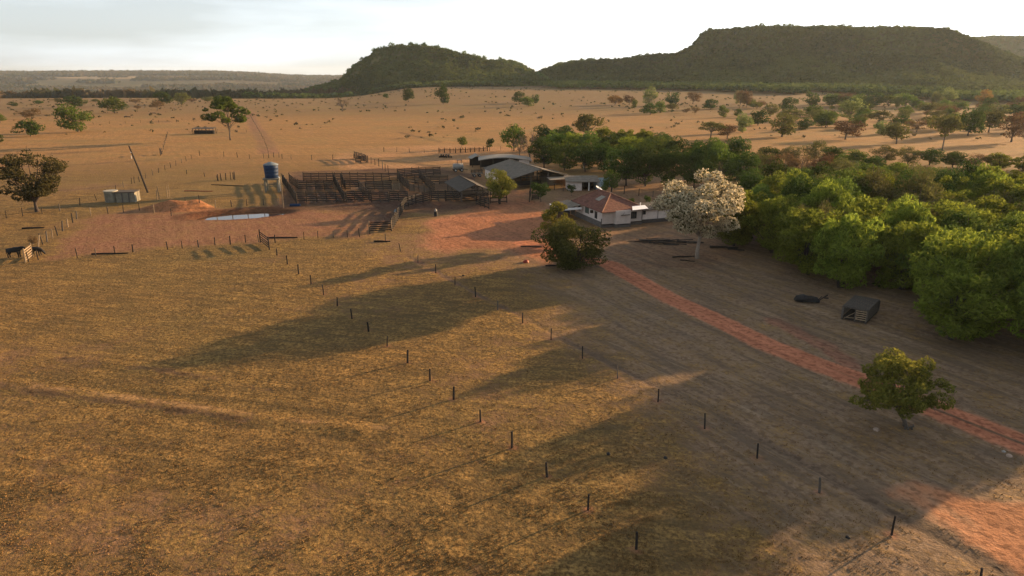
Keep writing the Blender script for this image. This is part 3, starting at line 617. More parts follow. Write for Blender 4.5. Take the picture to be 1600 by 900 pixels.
for k, (px, b, t, w, kd, lab) in enumerate([
    (122, 206, 160, 50, 's_green', 'green loose crowned tree on the left pasture, below the dark tree of the skyline'),
    (50, 186, 167, 32, 's_brown', 'purplish brown tree on the left pasture just above a dark green one'),
    (48, 213, 184, 40, 's_dark', 'dark green tiered tree on the left pasture, right above the big ragged tree'),
    (116, 168, 148, 44, 's_dark', 'dark round tree at the far edge of the left pasture'),
    (180, 177, 151, 42, 's_green', 'bright green round tree at the far edge of the left pasture'),
    (255, 164, 142, 30, 's_dark', 'dark tree on the far pasture edge, left of its paler neighbour'),
    (284, 164, 144, 26, 's_olive', 'olive tree on the far pasture edge, right of the dark one'),
    (246, 171, 156, 24, 's_brown', 'small reddish brown tree in front of the pair at the far pasture edge'),
    (1, 192, 176, 18, 's_green', 'green tree cut by the left edge of the picture, upper one'),
    (0, 224, 209, 14, 's_dark', 'dark tree cut by the left edge of the picture, lower one'),
    (325, 160, 150, 20, 's_olive', 'small olive tree on the far pasture edge behind the tall slim trunked tree'),
    (535, 174, 152, 26, 'bare', 'almost leafless tree alone on the tan pasture below the round hill'),
    (638, 155, 135, 20, 's_dark', 'round dark tree alone at the foot of the round hill'),
    (603, 153, 145, 9, 's_dark', 'tiny dark tree left of the round dark one at the foot of the hill'),
    (692, 147, 130, 14, 's_dark', 'narrow dark tree at the foot of the round hill, right of the round one'),
    (811, 157, 142, 22, 's_dark', 'left bush of the dark clump on the pasture between the two hills'),
    (826, 166, 149, 24, 's_green', 'middle bush of the dark clump on the pasture between the two hills, nearest and greenest'),
    (836, 159, 146, 14, 's_dark', 'right bush of the dark clump on the pasture between the two hills'),
    (961, 163, 148, 23, 's_ochre', 'round ochre coloured tree on the pasture below the mesa'),
    (983, 163, 146, 22, 's_brown', 'thin brownish tree right of the ochre one'),
    (991, 170, 154, 11, 's_green', 'slender green sapling right of the ochre tree'),
    (1015, 154, 136, 24, 's_pale', 'pale green round tree at the foot of the mesa'),
    (1050, 156, 142, 24, 's_dark', 'dark round tree at the foot of the mesa, right of the pale green one'),
    (1083, 159, 142, 26, 's_brown', 'brownish grey tree at the foot of the mesa'),
    (1016, 179, 161, 30, 's_dark', 'wide dark bush on the mesa side pasture with a taller green one at its back'),
    (1032, 176, 156, 20, 's_green', 'green bush leaning out of the wide dark bush on the mesa side pasture'),
    (1110, 171, 154, 26, 's_dark', 'dark tree with a loose olive edge in the middle of the mesa side pasture'),
    (1131, 184, 163, 16, 's_green', 'narrow upright green tree in the middle of the mesa side pasture'),
    (1152, 157, 142, 15, 's_pale', 'small vivid pale green tree near the foot of the mesa'),
    (1072, 177, 168, 14, 's_brown', 'low brown shrub left of a thin sapling on the mesa side pasture'),
    (1086, 179, 163, 13, 's_brown', 'thin sapling on the mesa side pasture'),
    (1110, 218, 190, 48, 's_flat', 'dark umbrella shaped tree in front of the mesa side pasture, directly above the grove'),
    (1136, 217, 193, 36, 's_brown', 'brown tree touching the umbrella shaped tree on its right'),
    (1160, 207, 177, 32, 's_pale', 'light yellow green tree rising behind the umbrella shaped tree'),
    (1184, 196, 171, 34, 's_dark', 'dark open tree right of the light yellow green one'),
    (1204, 182, 161, 26, 's_olive', 'olive tree standing left of the dark round tree on the mesa side'),
    (1222, 214, 175, 54, 's_olive', 'big olive brown tree with several stems on the right pasture, left of the dark bush'),
    (1258, 203, 181, 26, 's_dark', 'dark bush between the olive brown tree and the green one on the right pasture'),
    (1232, 175, 151, 32, 's_dark', 'dark round headed tree below the mesa, left of centre of the right pasture'),
    (1268, 166, 142, 26, 's_dark', 'dark tree at the left end of the forest edge clump'),
    (1290, 199, 171, 38, 's_green', 'green tree right of the dark bush on the right pasture'),
    (1328, 188, 153, 46, 's_pale', 'tall rounded light green tree in the middle of the right pasture'),
    (1321, 218, 187, 52, 's_brown', 'spreading dark brown tree with a leaning trunk on the right pasture'),
    (1342, 190, 172, 24, 's_green', 'smaller green tree at the right foot of the tall light green one'),
    (1378, 199, 173, 42, 's_flat', 'flat topped dark tree on the right pasture behind a round light green one'),
    (1376, 210, 187, 28, 's_pale', 'round light green tree in front of the flat topped dark one'),
    (1400, 225, 188, 44, 's_olive', 'ragged olive tree in the middle of the sunlit strip of the right pasture'),
    (1432, 206, 182, 32, 's_brown', 'reddish brown tree on the right pasture, left of the tall single stemmed one'),
    (1472, 236, 175, 50, 's_flat', 'tall single stemmed tree standing in the sunlit strip at right'),
    (1512, 212, 167, 42, 's_dark', 'tall dark dome crowned tree right of the single stemmed one'),
    (1545, 207, 168, 46, 's_olive', 'olive tree right of the dark dome crowned tree'),
    (1580, 222, 170, 50, 's_brown', 'big brown feathery tree near the right edge of the picture'),
    (1602, 240, 192, 50, 'bare', 'leafless spreading tree cut by the right edge of the picture'),
    (1321, 153, 144, 24, 's_brown', 'brown tree at the edge of the mesa forest'),
    (1401, 168, 149, 18, 's_pale', 'small pale tree in front of the dark forest edge clump'),
    (1482, 155, 137, 27, 's_pale', 'pale rounded tree at the foot of the mesa slope at right'),
    (1536, 160, 140, 26, 's_ochre', 'yellowish tree at the foot of the mesa slope near the right edge')]):
    treep(kd, px, b, t, w, lab, 'bush' if 'bush' in lab or 'shrub' in lab else 'tree')
L = [treep(_tr.choice(['s_dark', 's_green']), px, b, t, w, 'x', group='trees of the forest edge clump') for px, b, t, w in [(1300, 165, 147, 26), (1322, 166, 148, 28), (1345, 165, 145, 30), (1368, 166, 143, 30), (1388, 166, 148, 26), (1414, 168, 146, 30), (1428, 166, 152, 22)]]
number(L, 'dark tree, {} from the left in the clump at the forest edge')
L = [treep(_tr.choice(['s_dark', 's_olive', 's_green']), px, b, t, w, 'x', group='trees of the belt behind the single stemmed tree') for px, b, t, w in [(1448, 178, 158, 32), (1474, 176, 160, 30), (1496, 174, 155, 32), (1455, 200, 176, 34), (1490, 203, 176, 32), (1532, 186, 165, 34), (1560, 184, 162, 34), (1588, 182, 160, 36), (1610, 205, 172, 36)]]
number(L, 'hazy tree, {} from left in the belt around the tall single stemmed tree')
L = []
for k in range(30):
    px = 1050 + (k * 137.5) % 555; b = _tr.uniform(152, 182); t = b - _tr.uniform(8, 15)
    L.append(treep(_tr.choice(['s_dark', 's_olive', 's_brown', 's_green']), px, b, t, (b - t) * _tr.uniform(1.0, 1.7), 'x', group='small far trees of the mesa side pasture'))
number(L, 'small far tree, {} from left among the smallest ones below the mesa')
L = []
for k in range(38):
    px = 1235 + (k * 61.8) % 375; b = _tr.uniform(162, 204); t = b - _tr.uniform(12, 22)
    L.append(treep(_tr.choice(['s_dark', 's_olive', 's_brown', 's_green', 's_dark']), px, b, t, (b - t) * _tr.uniform(1.1, 1.8), 'x', group='scrubby trees of the right pasture'))
number(L, 'scrubby tree, {} from left among the crowded ones of the right pasture')
L = []
for px, b, t, w in [(20, 166, 158, 22), (60, 163, 156, 20), (90, 160, 153, 26), (150, 160, 154, 20), (212, 162, 153, 22), (300, 160, 153, 20), (345, 158, 151, 24), (215, 171, 163, 12)]:
    L.append(treep(_tr.choice(['s_dark', 's_olive', 's_brown']), px, b, t, w, 'x', group='small trees along the far edge of the left pasture'))
number(L, 'low tree, {} from left in the thin line edging the left pasture')

# the dark grove behind the house
L = [treep(k, px, b, t, w, 'x', group='front row of the dark grove') for px, b, t, w, k in [(850, 262, 212, 50, 'mango'), (882, 266, 214, 50, 'green'), (914, 268, 218, 50, 'mango'), (944, 268, 220, 44, 'mango'), (978, 290, 222, 66, 'mango'), (1008, 291, 220, 68, 'mango'), (1048, 292, 226, 62, 'mango'), (1084, 294, 222, 60, 'mango'), (1122, 292, 222, 62, 'green'), (1160, 292, 232, 60, 'mango')]]
number(L, 'dark shady tree, {} from left in the front row of grove behind the farmhouse')
L = [treep(k, px, b, t, w, 'x', group='middle row of the dark grove') for px, b, t, w, k in [(862, 250, 200, 48, 'green'), (892, 250, 204, 48, 'feather'), (922, 252, 204, 50, 'green'), (954, 254, 206, 50, 'mango'), (986, 258, 208, 50, 'feather'), (1018, 262, 208, 52, 'green'), (1052, 264, 212, 52, 'mango'), (1086, 266, 214, 54, 'mango'), (1150, 268, 208, 56, 'mango'), (1118, 264, 214, 54, 'green')]]
number(L, 'green tree, {} from left in the middle row of grove behind the farmhouse')
L = [treep(k, px, b, t, w, 'x', group='back row of the dark grove') for px, b, t, w, k in [(850, 236, 194, 44, 'mango'), (878, 234, 192, 44, 'green'), (946, 234, 197, 46, 'feather'), (974, 235, 200, 44, 'feather'), (1004, 238, 200, 46, 'feather'), (1034, 240, 203, 44, 'mango')]]
number(L, 'sunlit tree top, {} from left in the back row behind the farmhouse')
treep('s_flat', 918, 232, 177, 56, 'wide brown topped tree rising above the back of the dark grove')
L = [treep(k, px, b, t, w, 'x', group='brown and dark thicket between the two groves') for px, b, t, w, k in [(1190, 276, 232, 52, 'thicket'), (1220, 280, 238, 52, 'dry'), (1250, 282, 240, 54, 'dry'), (1282, 284, 240, 54, 'dry'), (1312, 286, 244, 50, 'thicket'), (1200, 258, 226, 44, 'mango'), (1236, 258, 224, 44, 'thicket'), (1272, 254, 218, 44, 'thicket'), (1300, 262, 226, 46, 'mango'), (1330, 270, 232, 50, 'green'), (1364, 274, 240, 46, 'mango')]]
number(L, 'bushy tree, {} from left in the brown thicket between the two groves')
L = [treep(k, px, b, t, w, 'x', group='trees along the back edge of the bright grove') for px, b, t, w, k in [(1384, 254, 226, 46, 'thicket'), (1418, 258, 228, 42, 'thicket'), (1452, 258, 230, 44, 'mango'), (1488, 262, 234, 46, 'mango'), (1524, 262, 238, 46, 'dry'), (1560, 264, 238, 46, 'feather'), (1600, 266, 240, 50, 'feather'), (1640, 270, 240, 50, 'green'),
     (1400, 290, 252, 56, 'feather'), (1444, 296, 256, 56, 'green'), (1488, 300, 258, 58, 'thicket'), (1536, 304, 262, 60, 'dry'), (1584, 308, 264, 62, 'feather')]]
number(L, 'tree, {} from left along the back edge of the bright grove')
L = [treep(k, px, b, t, w, 'x', group='trees joining the two groves behind the blossom tree') for px, b, t, w, k in [(1150, 378, 305, 70, 'mango'), (1178, 352, 286, 66, 'green'), (1172, 322, 262, 58, 'mango'), (1206, 330, 266, 62, 'feather'), (1210, 306, 248, 56, 'mango'), (1244, 312, 256, 58, 'green'), (1280, 308, 252, 58, 'mango'), (1318, 304, 252, 58, 'thicket'), (1356, 300, 250, 58, 'green')]]
number(L, 'tree, {} from left in the dark gap between grove and blossom tree')
# the bright grove: trees on a jittered lattice inside its outline
GROVE = [(35, 116), (37, 104), (41, 86), (43.5, 75), (46.5, 66), (50.5, 60.5), (58, 58.5), (70, 64), (92, 80), (104, 106), (112, 142), (88, 146), (62, 138), (46, 128)]
fr, mid_, bk = [], [], []
gx = np.arange(20, 130, 7.0)
for i, yy in enumerate(np.arange(44, 160, 6.2)):
    for xx in gx:
        x = xx + (3.5 if i % 2 else 0) + _tr.uniform(-1.3, 1.3); y = yy + _tr.uniform(-1.3, 1.3)
        sd = float(poly_sd(np.array([x]), np.array([y]), GROVE)[0])
        if sd < .5 or x > .80 * y + 9: continue
        if math.hypot(x - 44.5, y - 75.5) < 6.6: continue
        k = _tr.choice(['feather'] * 7 + ['green', 'green', 'thicket']) if (y < 122 or _tr.random() < .5) else _tr.choice(['green', 'thicket', 'mango'])
        h = _tr.uniform(7.8, 11.5)
        o = tree(k, x, y, h, 'x', w=_tr.uniform(8.2, 10.5))
        (fr if sd < 6.5 and x < .62 * y + 18 and y < 118 and x < 64 else mid_ if y < 104 else bk).append(o)
def number_near(objs, fmt, g):
    for i, o in enumerate(sorted(objs, key=lambda o: -o.location.y)): o['label'] = fmt.format(ORD[i]); o['group'] = g
number_near(fr, 'feathery green tree, {} from the house along the open edge of the grove', 'open edge of the bright grove')
for o in mid_: o['label'] = 'yellow green feathery tree inside the right hand grove, its crown merged with its neighbours'; o['group'] = 'inner trees of the bright grove'
for o in bk: o['label'] = 'green tree deep in the rear of the right hand grove, crown merged with neighbours'; o['group'] = 'rear trees of the bright grove'
# trees just right of the picture whose shade lies across the lower pasture
L = []
for x, y, h in [(62, 47, 8.5), (69, 51, 9), (78, 56, 9)]:
    L.append(tree('green', x, y, h, 'green tree continuing the grove just outside the right edge', group='trees beyond the right edge', w=9.5))

# ------------------------------------------------------------------ buildings
TILT = R(19.5)
def gable_roof(name, mat, parent, hw, L, ze, zr, over=.5, t=.1, y0=0.0, cx=0.0, part='roof'):
    e = zr - (zr - ze) * (hw + over) / hw
    m = MB(); m.slab([(cx - hw - over, y0 - over, e), (cx, y0 - over, zr), (cx, y0 + L + over, zr), (cx - hw - over, y0 + L + over, e)], t)
    m.slab([(cx, y0 - over, zr + .004), (cx + hw + over, y0 - over, e), (cx + hw + over, y0 + L + over, e), (cx, y0 + L + over, zr + .004)], t)
    r = m.build(part, mat, parent); cp = MB(); cp.tube([(cx, y0 - over, zr + .03), (cx, y0 + L + over, zr + .03)], [.12, .12], 6); cp.build('ridge_cap', mat, r); return r
def wallbox(parent, x0, x1, y, z0, z1, mat, t=.18, name='wall'):
    return MB().box(x0, x1, y, y + t, z0, z1).build(name, mat, parent)
def window(parent, x, y, z, w, h, side='front', glass='glass', n=2):
    """a framed window standing 3 cm proud of a wall; side front (faces -y) or left (faces -x)"""
    f = MB(); g = MB(); t = .07
    def B(m, a0, a1, z0, z1, d0, d1):
        if side == 'front': m.box(x + a0, x + a1, y - d1, y - d0, z + z0, z + z1)
        else: m.box(x - d1, x - d0, y + a0, y + a1, z + z0, z + z1)
    B(g, 0, w, 0, h, .003, .02)
    for a in (0 - t, w): B(f, a, a + t, -t, h + t, .0, .06)
    for q in (-t, h): B(f, 0, w, q, q + t, .0, .055)
    for i in range(1, n): B(f, w * i / n - .02, w * i / n + .02, 0, h, .021, .045)
    wnd = f.build('window', MAT['wood_grey'], parent); g.build('pane', MAT[glass], wnd); return wnd

# farmhouse: corner of the two seen walls is the origin
hx, hy, hz_ = P(940, 356)
hs_ = empty('farmhouse', (hx, hy, hz_), TILT, 'whitewashed farmhouse with hipped red clay tile roof and grey lean-to veranda', 'house')
w = MB(); PL = .75
prof = [(0, 0), (2.4, 0), (2.4, -.85), (5.5, -.85), (5.5, .5), (8.6, .5), (8.6, 11.6), (0, 11.6)]
def prism(m, pr, z0, z1):
    n = len(pr); m.add([(x, y, z0) for x, y in pr] + [(x, y, z1) for x, y in pr], [tuple(range(n - 1, -1, -1)), tuple(range(n, 2 * n))] + [(i, (i + 1) % n, (i + 1) % n + n, i + n) for i in range(n)])
prism(w, prof, PL - .1, 3.12); w.build('wall', MAT['wall'], hs_)
pl = MB(); prism(pl, [(-.05, -.05), (2.35, -.05), (2.35, -.9), (5.55, -.9), (5.55, .45), (8.65, .45), (8.65, 11.65), (-.05, 11.65)], -.6, .42)
pl.box(-.06, 0.0, .1, 11.5, .43, 1.05); pl.build('plinth', MAT['plinth'], hs_)
rf = MB(); o = .55; E = 3.05; RZ = 5.35; X0, X1, Y0, Y1 = -o, 8.6 + o, -1.0, 11.6 + o
A, B_, C_, D_ = (X0, Y0, E), (X1, Y0 + .6, E), (X1, Y1, E), (X0, Y1, E); r1, r2 = (4.2, 5.0, RZ), (4.2, 10.2, RZ)
rf.add([A, B_, C_, D_, r1, r2, (X0, Y0, E - .12), (X1, Y0 + .6, E - .12), (X1, Y1, E - .12), (X0, Y1, E - .12)], [(0, 1, 4), (1, 2, 5, 4), (2, 3, 5), (3, 0, 4, 5), (0, 6, 7, 1), (1, 7, 8, 2), (2, 8, 9, 3), (3, 9, 6, 0), (6, 9, 8, 7)])
roof = rf.build('roof', MAT['tile'], hs_)
cp = MB()
for a, c in ((A, r1), (B_, r1), (C_, r2), (D_, r2), (r1, r2)):
    a = Vector(a); c = Vector(c); cp.tube([a + Vector((0, 0, .05)), c + Vector((0, 0, .05))], [.13, .13], 6)
cp.build('ridge_tiles', M('ridge_tile', (.20, .095, .065), .9, .35, 3), roof)
def on_left_slope(x, y): return E + (x - X0) / (4.2 - X0) * (RZ - E)
sk = MB(); sk.slab([(1.6, 4.6, on_left_slope(1.6, 0) + .1), (3.0, 4.6, on_left_slope(3.0, 0) + .1), (3.0, 6.4, on_left_slope(3, 0) + .1), (1.6, 6.4, on_left_slope(1.6, 0) + .1)], .05); sk.build('roof_sheet', MAT['pale_roof'], roof)
ws = MB(); ws.slab([(5.6, -1.2, 3.16), (9.3, -.55, 3.16), (9.1, .5, 3.62), (6.2, .1, 3.62)], .05); ws.build('eave_sheet', MAT['white'], roof)
# broken patches of newer and darker tiles
for k, (x0, y0, ww, hh) in enumerate([(.5, 2.2, .9, 1.6), (2.0, 8.0, 1.1, 1.3), (.2, 7.2, .7, 1.0)]):
    q = MB(); q.slab([(x0, y0, on_left_slope(x0, 0) + .045), (x0 + ww, y0, on_left_slope(x0 + ww, 0) + .045), (x0 + ww, y0 + hh, on_left_slope(x0 + ww, 0) + .045), (x0, y0 + hh, on_left_slope(x0, 0) + .045)], .03); q.build('patched_tiles', M('patched_tile', (.12, .05, .035), .9, .3, 6), roof)
dish = MB()
n = 16; c = Vector((3.7, 9.0, RZ + .55)); ax = Vector((.35, -.25, .75)).normalized(); u_ = ax.cross(Vector((0, 0, 1))).normalized(); v_ = ax.cross(u_)
rings = [[c + u_ * math.cos(2 * math.pi * i / n) * q + v_ * math.sin(2 * math.pi * i / n) * q * 1.25 - ax * (.25 * (1 - q / .58) ** 1) for i in range(n)] for q in (.1, .35, .58)]
dish.add([p for r_ in rings for p in r_], [(a * n + i, a * n + (i + 1) % n, (a + 1) * n + (i + 1) % n, (a + 1) * n + i) for a in (0, 1) for i in range(n)] + [tuple(range(n))[::-1]])
dr = empty('satellite_dish', Vector((hx, hy, hz_)) + Matrix.Rotation(TILT, 3, 'Z') @ Vector((0, 0, 0)), TILT, 'white satellite dish standing on the ridge of the red tile roof', 'satellite dish')
dish.build('dish', MAT['white'], dr); ar = MB(); ar.tube([(3.7, 9.0, RZ - .1), c], [.05, .05], 5); ar.tube([c, c + ax * .7], [.03, .03], 4); ar.build('arm', MAT['metal'], dr)
for (y, z, w_, h_, gl) in ((9.4, 1.6, .9, 1.05, 'glass'), (5.6, 1.65, 1.5, 1.0, 'shutter'), (2.0, 1.35, .9, 1.2, 'glass')): window(hs_, 0, y, z, w_, h_, 'left', gl)
MB().box(-.45, -.003, 3.7, 4.2, 2.1, 2.6).build('wall_box', MAT['wood_dark'], hs_)
window(hs_, 6.1, .5, 1.25, 1.3, 1.15, 'front', 'glass', 3)
MB().box(5.75, 5.95, .25, .497, 2.3, 2.7).build('lamp_bracket', MAT['wood_dark'], hs_)
lg = MB(); lg.box(3.4, 5.2, -1.2, -.853, 2.28, 2.34); lg.beam((3.5, -1.15, 2.3), (4.2, -.9, 2.75), .04, .04); lg.build('ledge', MAT['wood_grey'], hs_)
an = MB(); an.box(8.66, 17.6, 1.1, 5.6, .35, 2.6); an.build('annex_wall', MAT['wall'], hs_)
an = MB(); an.box(8.66, 17.65, 1.04, 5.65, -.6, .72); an.build('plinth', MAT['plinth'], hs_)
window(hs_, 9.2, 1.1, 1.75, .5, .6, 'front', 'glass', 1)
an = MB(); an.slab([(8.4, .6, 2.66), (18.0, .6, 2.66), (18.0, 6.1, 2.95), (8.4, 6.1, 2.95)], .12); an.build('annex_roof', MAT['dark_roof'], hs_)
dp = MB(); dp.tube([(8.62, .42, .4), (8.62, .42, 3.0)], [.06, .06], 5); dp.tube([(12.4, 1.04, .7), (12.4, 1.04, 2.6)], [.05, .05], 5); dp.tube([(-.05, .1, 0), (-.07, .02, 1.7)], [.09, .09], 5); dp.build('drain_pipe', MAT['wood_grey'], hs_)
vr = MB(); vr.slab([(-4.4, 8.0, 2.35), (-.55, 8.0, 2.95), (-.55, 14.2, 2.95), (-4.4, 14.2, 2.35)], .1); v1 = vr.build('veranda_roof', MAT['grey_roof'], hs_)
vr = MB(); vr.box(-4.55, -.4, 7.86, 7.98, 2.1, 2.5); vr.box(-4.55, -4.43, 7.99, 14.2, 2.05, 2.38); vr.build('fascia', MAT['white'], v1)
vr = MB()
for y in (8.2, 11, 14): vr.box(-4.3, -4.15, y, y + .15, 0, 2.3)
vr.build('veranda_post', MAT['wood_grey'], hs_)
vr = MB(); vr.box(-.02, 0.0, 11.7, 14.0, 0, 2.9); vr.box(-4.2, -.1, 13.9, 14.05, 0, 2.3); vr.build('veranda_wall', MAT['plinth'], hs_)
vt = MB(); vt.tube([(8.2, .6, 3.2), (8.2, .6, 4.1)], [.09, .09], 6); vt.build('vent_pipe', MAT['white'], hs_)

# big barn
bx_, by_ = 7.0, 172.0
bz_ = TH(bx_, by_)
bn = empty('barn', (bx_, by_, bz_), R(21), 'large open fronted barn with wide grey double pitched roof, biggest of the sheds', 'barn')
gable_roof('roof', MAT['grey_roof'], bn, 7.2, 21, 2.85, 4.75, .6)
for x in (-7.0, -2.4, 2.2, 6.8):
    for y in (.2, 7, 14, 20.8): MB().box(x - .13, x + .13, y - .13, y + .13, -.3, 2.86 + (7.2 - abs(x)) * .25).build('post', MAT['wood_grey'], bn)
tr_ = MB()
for y in (.2, 7, 14): tr_.beam((-7.1, y, 2.75), (7.1, y, 2.75), .12, .2); tr_.beam((0, y, 2.8), (0, y, 4.5), .12, .12); tr_.beam((-6.9, y + .14, 2.9), (0, y + .14, 4.5), .1, .14); tr_.beam((6.9, y + .14, 2.9), (0, y + .14, 4.5), .1, .14)
tr_.build('truss', MAT['wood_dark'], bn)
MB().box(-7.15, 7.15, 20.95, 21.1, -.3, 3.0).build('back_wall', MAT['wood_grey'], bn)
MB().box(-7.3, -7.12, 11, 20.9, -.3, 2.7).build('side_wall', MAT['wall'], bn)
MB().box(-6.9, 6.8, 6.0, 6.12, -.3, 1.0).build('half_wall', MAT['wood_dark'], bn)
rl = MB()
for z in (.5, .9, 1.3): rl.beam((-6.9, .05, z), (2.2, .05, z), .06, .12)
rl.build('rail', MAT['wood'], bn)
hang = MB(); hang.slab([(1.6, -2.4, 2.2), (6.6, -2.4, 2.2), (6.6, -.2, 2.6), (1.6, -.2, 2.6)], .06); hang.build('awning', MAT['pale_roof'], bn)
# arched barn behind
x, y, z = P(789, 266)
ab = empty('arched_barn', (x, y, z), R(3), 'long low barn with gently arched pale roof, furthest behind the large barn', 'barn')
V1 = []; n = 14
for i in range(n + 1):
    t = i / n; X = -7.8 + 15.8 * t; Z = 2.7 + 1.15 * math.sin(math.pi * (t * .86 + .1)) ** 1
    V1.append((X, Z))
m = MB(); m.add([(X, -.6, Z) for X, Z in V1] + [(X, 8, Z) for X, Z in V1] + [(X, -.6, Z - .22) for X, Z in V1] + [(X, 8, Z - .22) for X, Z in V1],
    [(i, i + 1, n + 2 + i, n + 1 + i) for i in range(n)] + [(2 * n + 2 + i, 3 * n + 3 + i, 3 * n + 4 + i, 2 * n + 3 + i) for i in range(n)] + [(i, 2 * n + 2 + i, 2 * n + 3 + i, i + 1) for i in range(n)] + [(n + 1 + i, n + 2 + i, 3 * n + 4 + i, 3 * n + 3 + i) for i in range(n)])
m.build('roof', MAT['pale_roof'], ab)
MB().box(4.2, 7.2, .1, .25, -.3, 3.0).build('white_wall', MAT['wall'], ab); MB().box(-7.3, 7.3, 7.6, 7.75, -.3, 3.0).build('back_wall', MAT['wood_dark'], ab)
for X in (-7.2, -3.6, 0, 3.8): MB().box(X, X + .22, 0, .22, -.3, 3.0 + .2 * (abs(X) < 4)).build('post', MAT['wood_grey'], ab)
# little shed, left
x, y, z = P(747, 261)
sh = empty('open_shed', (x, y, z), R(14), 'small open sided shed with whitish gabled roof, leftmost of the sheds', 'shed')
gable_roof('roof', MAT['pale_roof'], sh, 1.9, 4.5, 2.7, 3.6, .3)
for X in (-1.8, 1.7):
    for Y in (.1, 4.2): MB().box(X, X + .16, Y, Y + .16, -.3, 2.75).build('post', MAT['wood'], sh)
MB().box(-1.6, 1.6, 4.4, 4.5, -.2, 2.6).build('back_wall', MAT['wood_dark'], sh)
# shed right of the barn
x, y, z = P(872, 289)
sh = empty('brick_shed', (x, y, z), R(24), 'small grey roofed shed close to the right hand eave of the large barn', 'shed')
gable_roof('roof', MAT['grey_roof'], sh, 3.0, 5.5, 2.5, 3.3, .4)
MB().box(-2.8, 2.8, .3, 5.2, -.3, 2.5).build('wall', MAT['concrete'], sh)
MB().box(1.0, 1.8, .25, .297, -.2, 1.9).build('door', MAT['wood_dark'], sh)
# low outbuilding
x, y, z = P(888, 298)
ob = empty('outbuilding', (x, y, z), R(4), 'low white outbuilding with flat grey roof and one white porch post', 'outbuilding')
m = MB(); m.slab([(-.7, -.6, 2.3), (7.6, -.6, 2.2), (8.0, 5.2, 2.9), (-.5, 5.2, 3.0)], .14); m.build('roof', MAT['grey_roof'], ob)
MB().box(0, 3.3, 0, 5, -.3, 2.26).build('wall', MAT['wall'], ob); MB().box(3.32, 7.2, 4.3, 4.5, -.3, 2.6).build('back_wall', MAT['wood_dark'], ob); MB().box(7.0, 7.2, .2, 4.28, -.3, 2.3).build('side_wall', MAT['paleblue'], ob)
MB().box(4.9, 5.1, -.2, 0, -.3, 2.2).build('porch_post', MAT['white'], ob); MB().box(3.6, 4.5, 4.2, 4.29, -.3, 1.9).build('door', MAT['wood_grey'], ob)
x, y, z = P(935, 292)
bw = empty('painted_wall', (x, y, z), R(8), 'pale blue rendered wall with dark green painted leaves beside the outbuilding', 'wall')
MB().box(0, 2.9, 0, .2, -.3, 2.25).build('render', MAT['paleblue'], bw)
rd = random.Random(3); mu = MB()
for k in range(34):
    X, Z, a, L = rd.uniform(.3, 2.6), rd.uniform(.2, 1.9), rd.uniform(0, 6.28), rd.uniform(.12, .3)
    dx, dz = math.cos(a) * L, math.sin(a) * L; X = min(max(X, .35), 2.5); Z = min(max(Z, .3), 1.9)
    mu.add([(X - dx, -.006 - k * .0004, Z - dz), (X - dz * .35, -.006 - k * .0004, Z + dx * .35), (X + dx, -.006 - k * .0004, Z + dz), (X + dz * .35, -.006 - k * .0004, Z - dx * .35)], [(0, 1, 2, 3)])
mu.build('painted_leaves', MAT['mural'], bw)
# corral shed
cs = empty('corral_shed', (-8.2, 153.3, TH(-8.2, 153.3)), R(18), 'dark roofed open shed on posts at the right end of the corral', 'shed')
gable_roof('roof', MAT['dark_roof'], cs, 3.2, 14.5, 2.6, 3.9, .45)
for X in (-3.1, 2.95):
    for Y in (.1, 4.8, 9.6, 14.2): MB().box(X, X + .18, Y, Y + .18, -.3, 2.62).build('post', MAT['wood_grey'], cs)
rl = MB()
for z in (.4, .8, 1.2, 1.6): rl.beam((-3, .1, z), (3, .1, z), .06, .14); rl.beam((-3.05, .2, z), (-3.05, 14.2, z), .06, .14); rl.beam((3.05, .2, z), (3.05, 14.2, z), .06, .14)
rl.build('rails', MAT['wood'], cs)
tr_ = MB()
for Y in (.1, 4.8, 9.6): tr_.beam((-3.1, Y, 2.5), (3.1, Y, 2.5), .1, .16); tr_.beam((-3.0, Y, 2.6), (0, Y, 3.7), .08, .12); tr_.beam((3.0, Y, 2.6), (0, Y, 3.7), .08, .12)
tr_.build('truss', MAT['wood_dark'], cs)

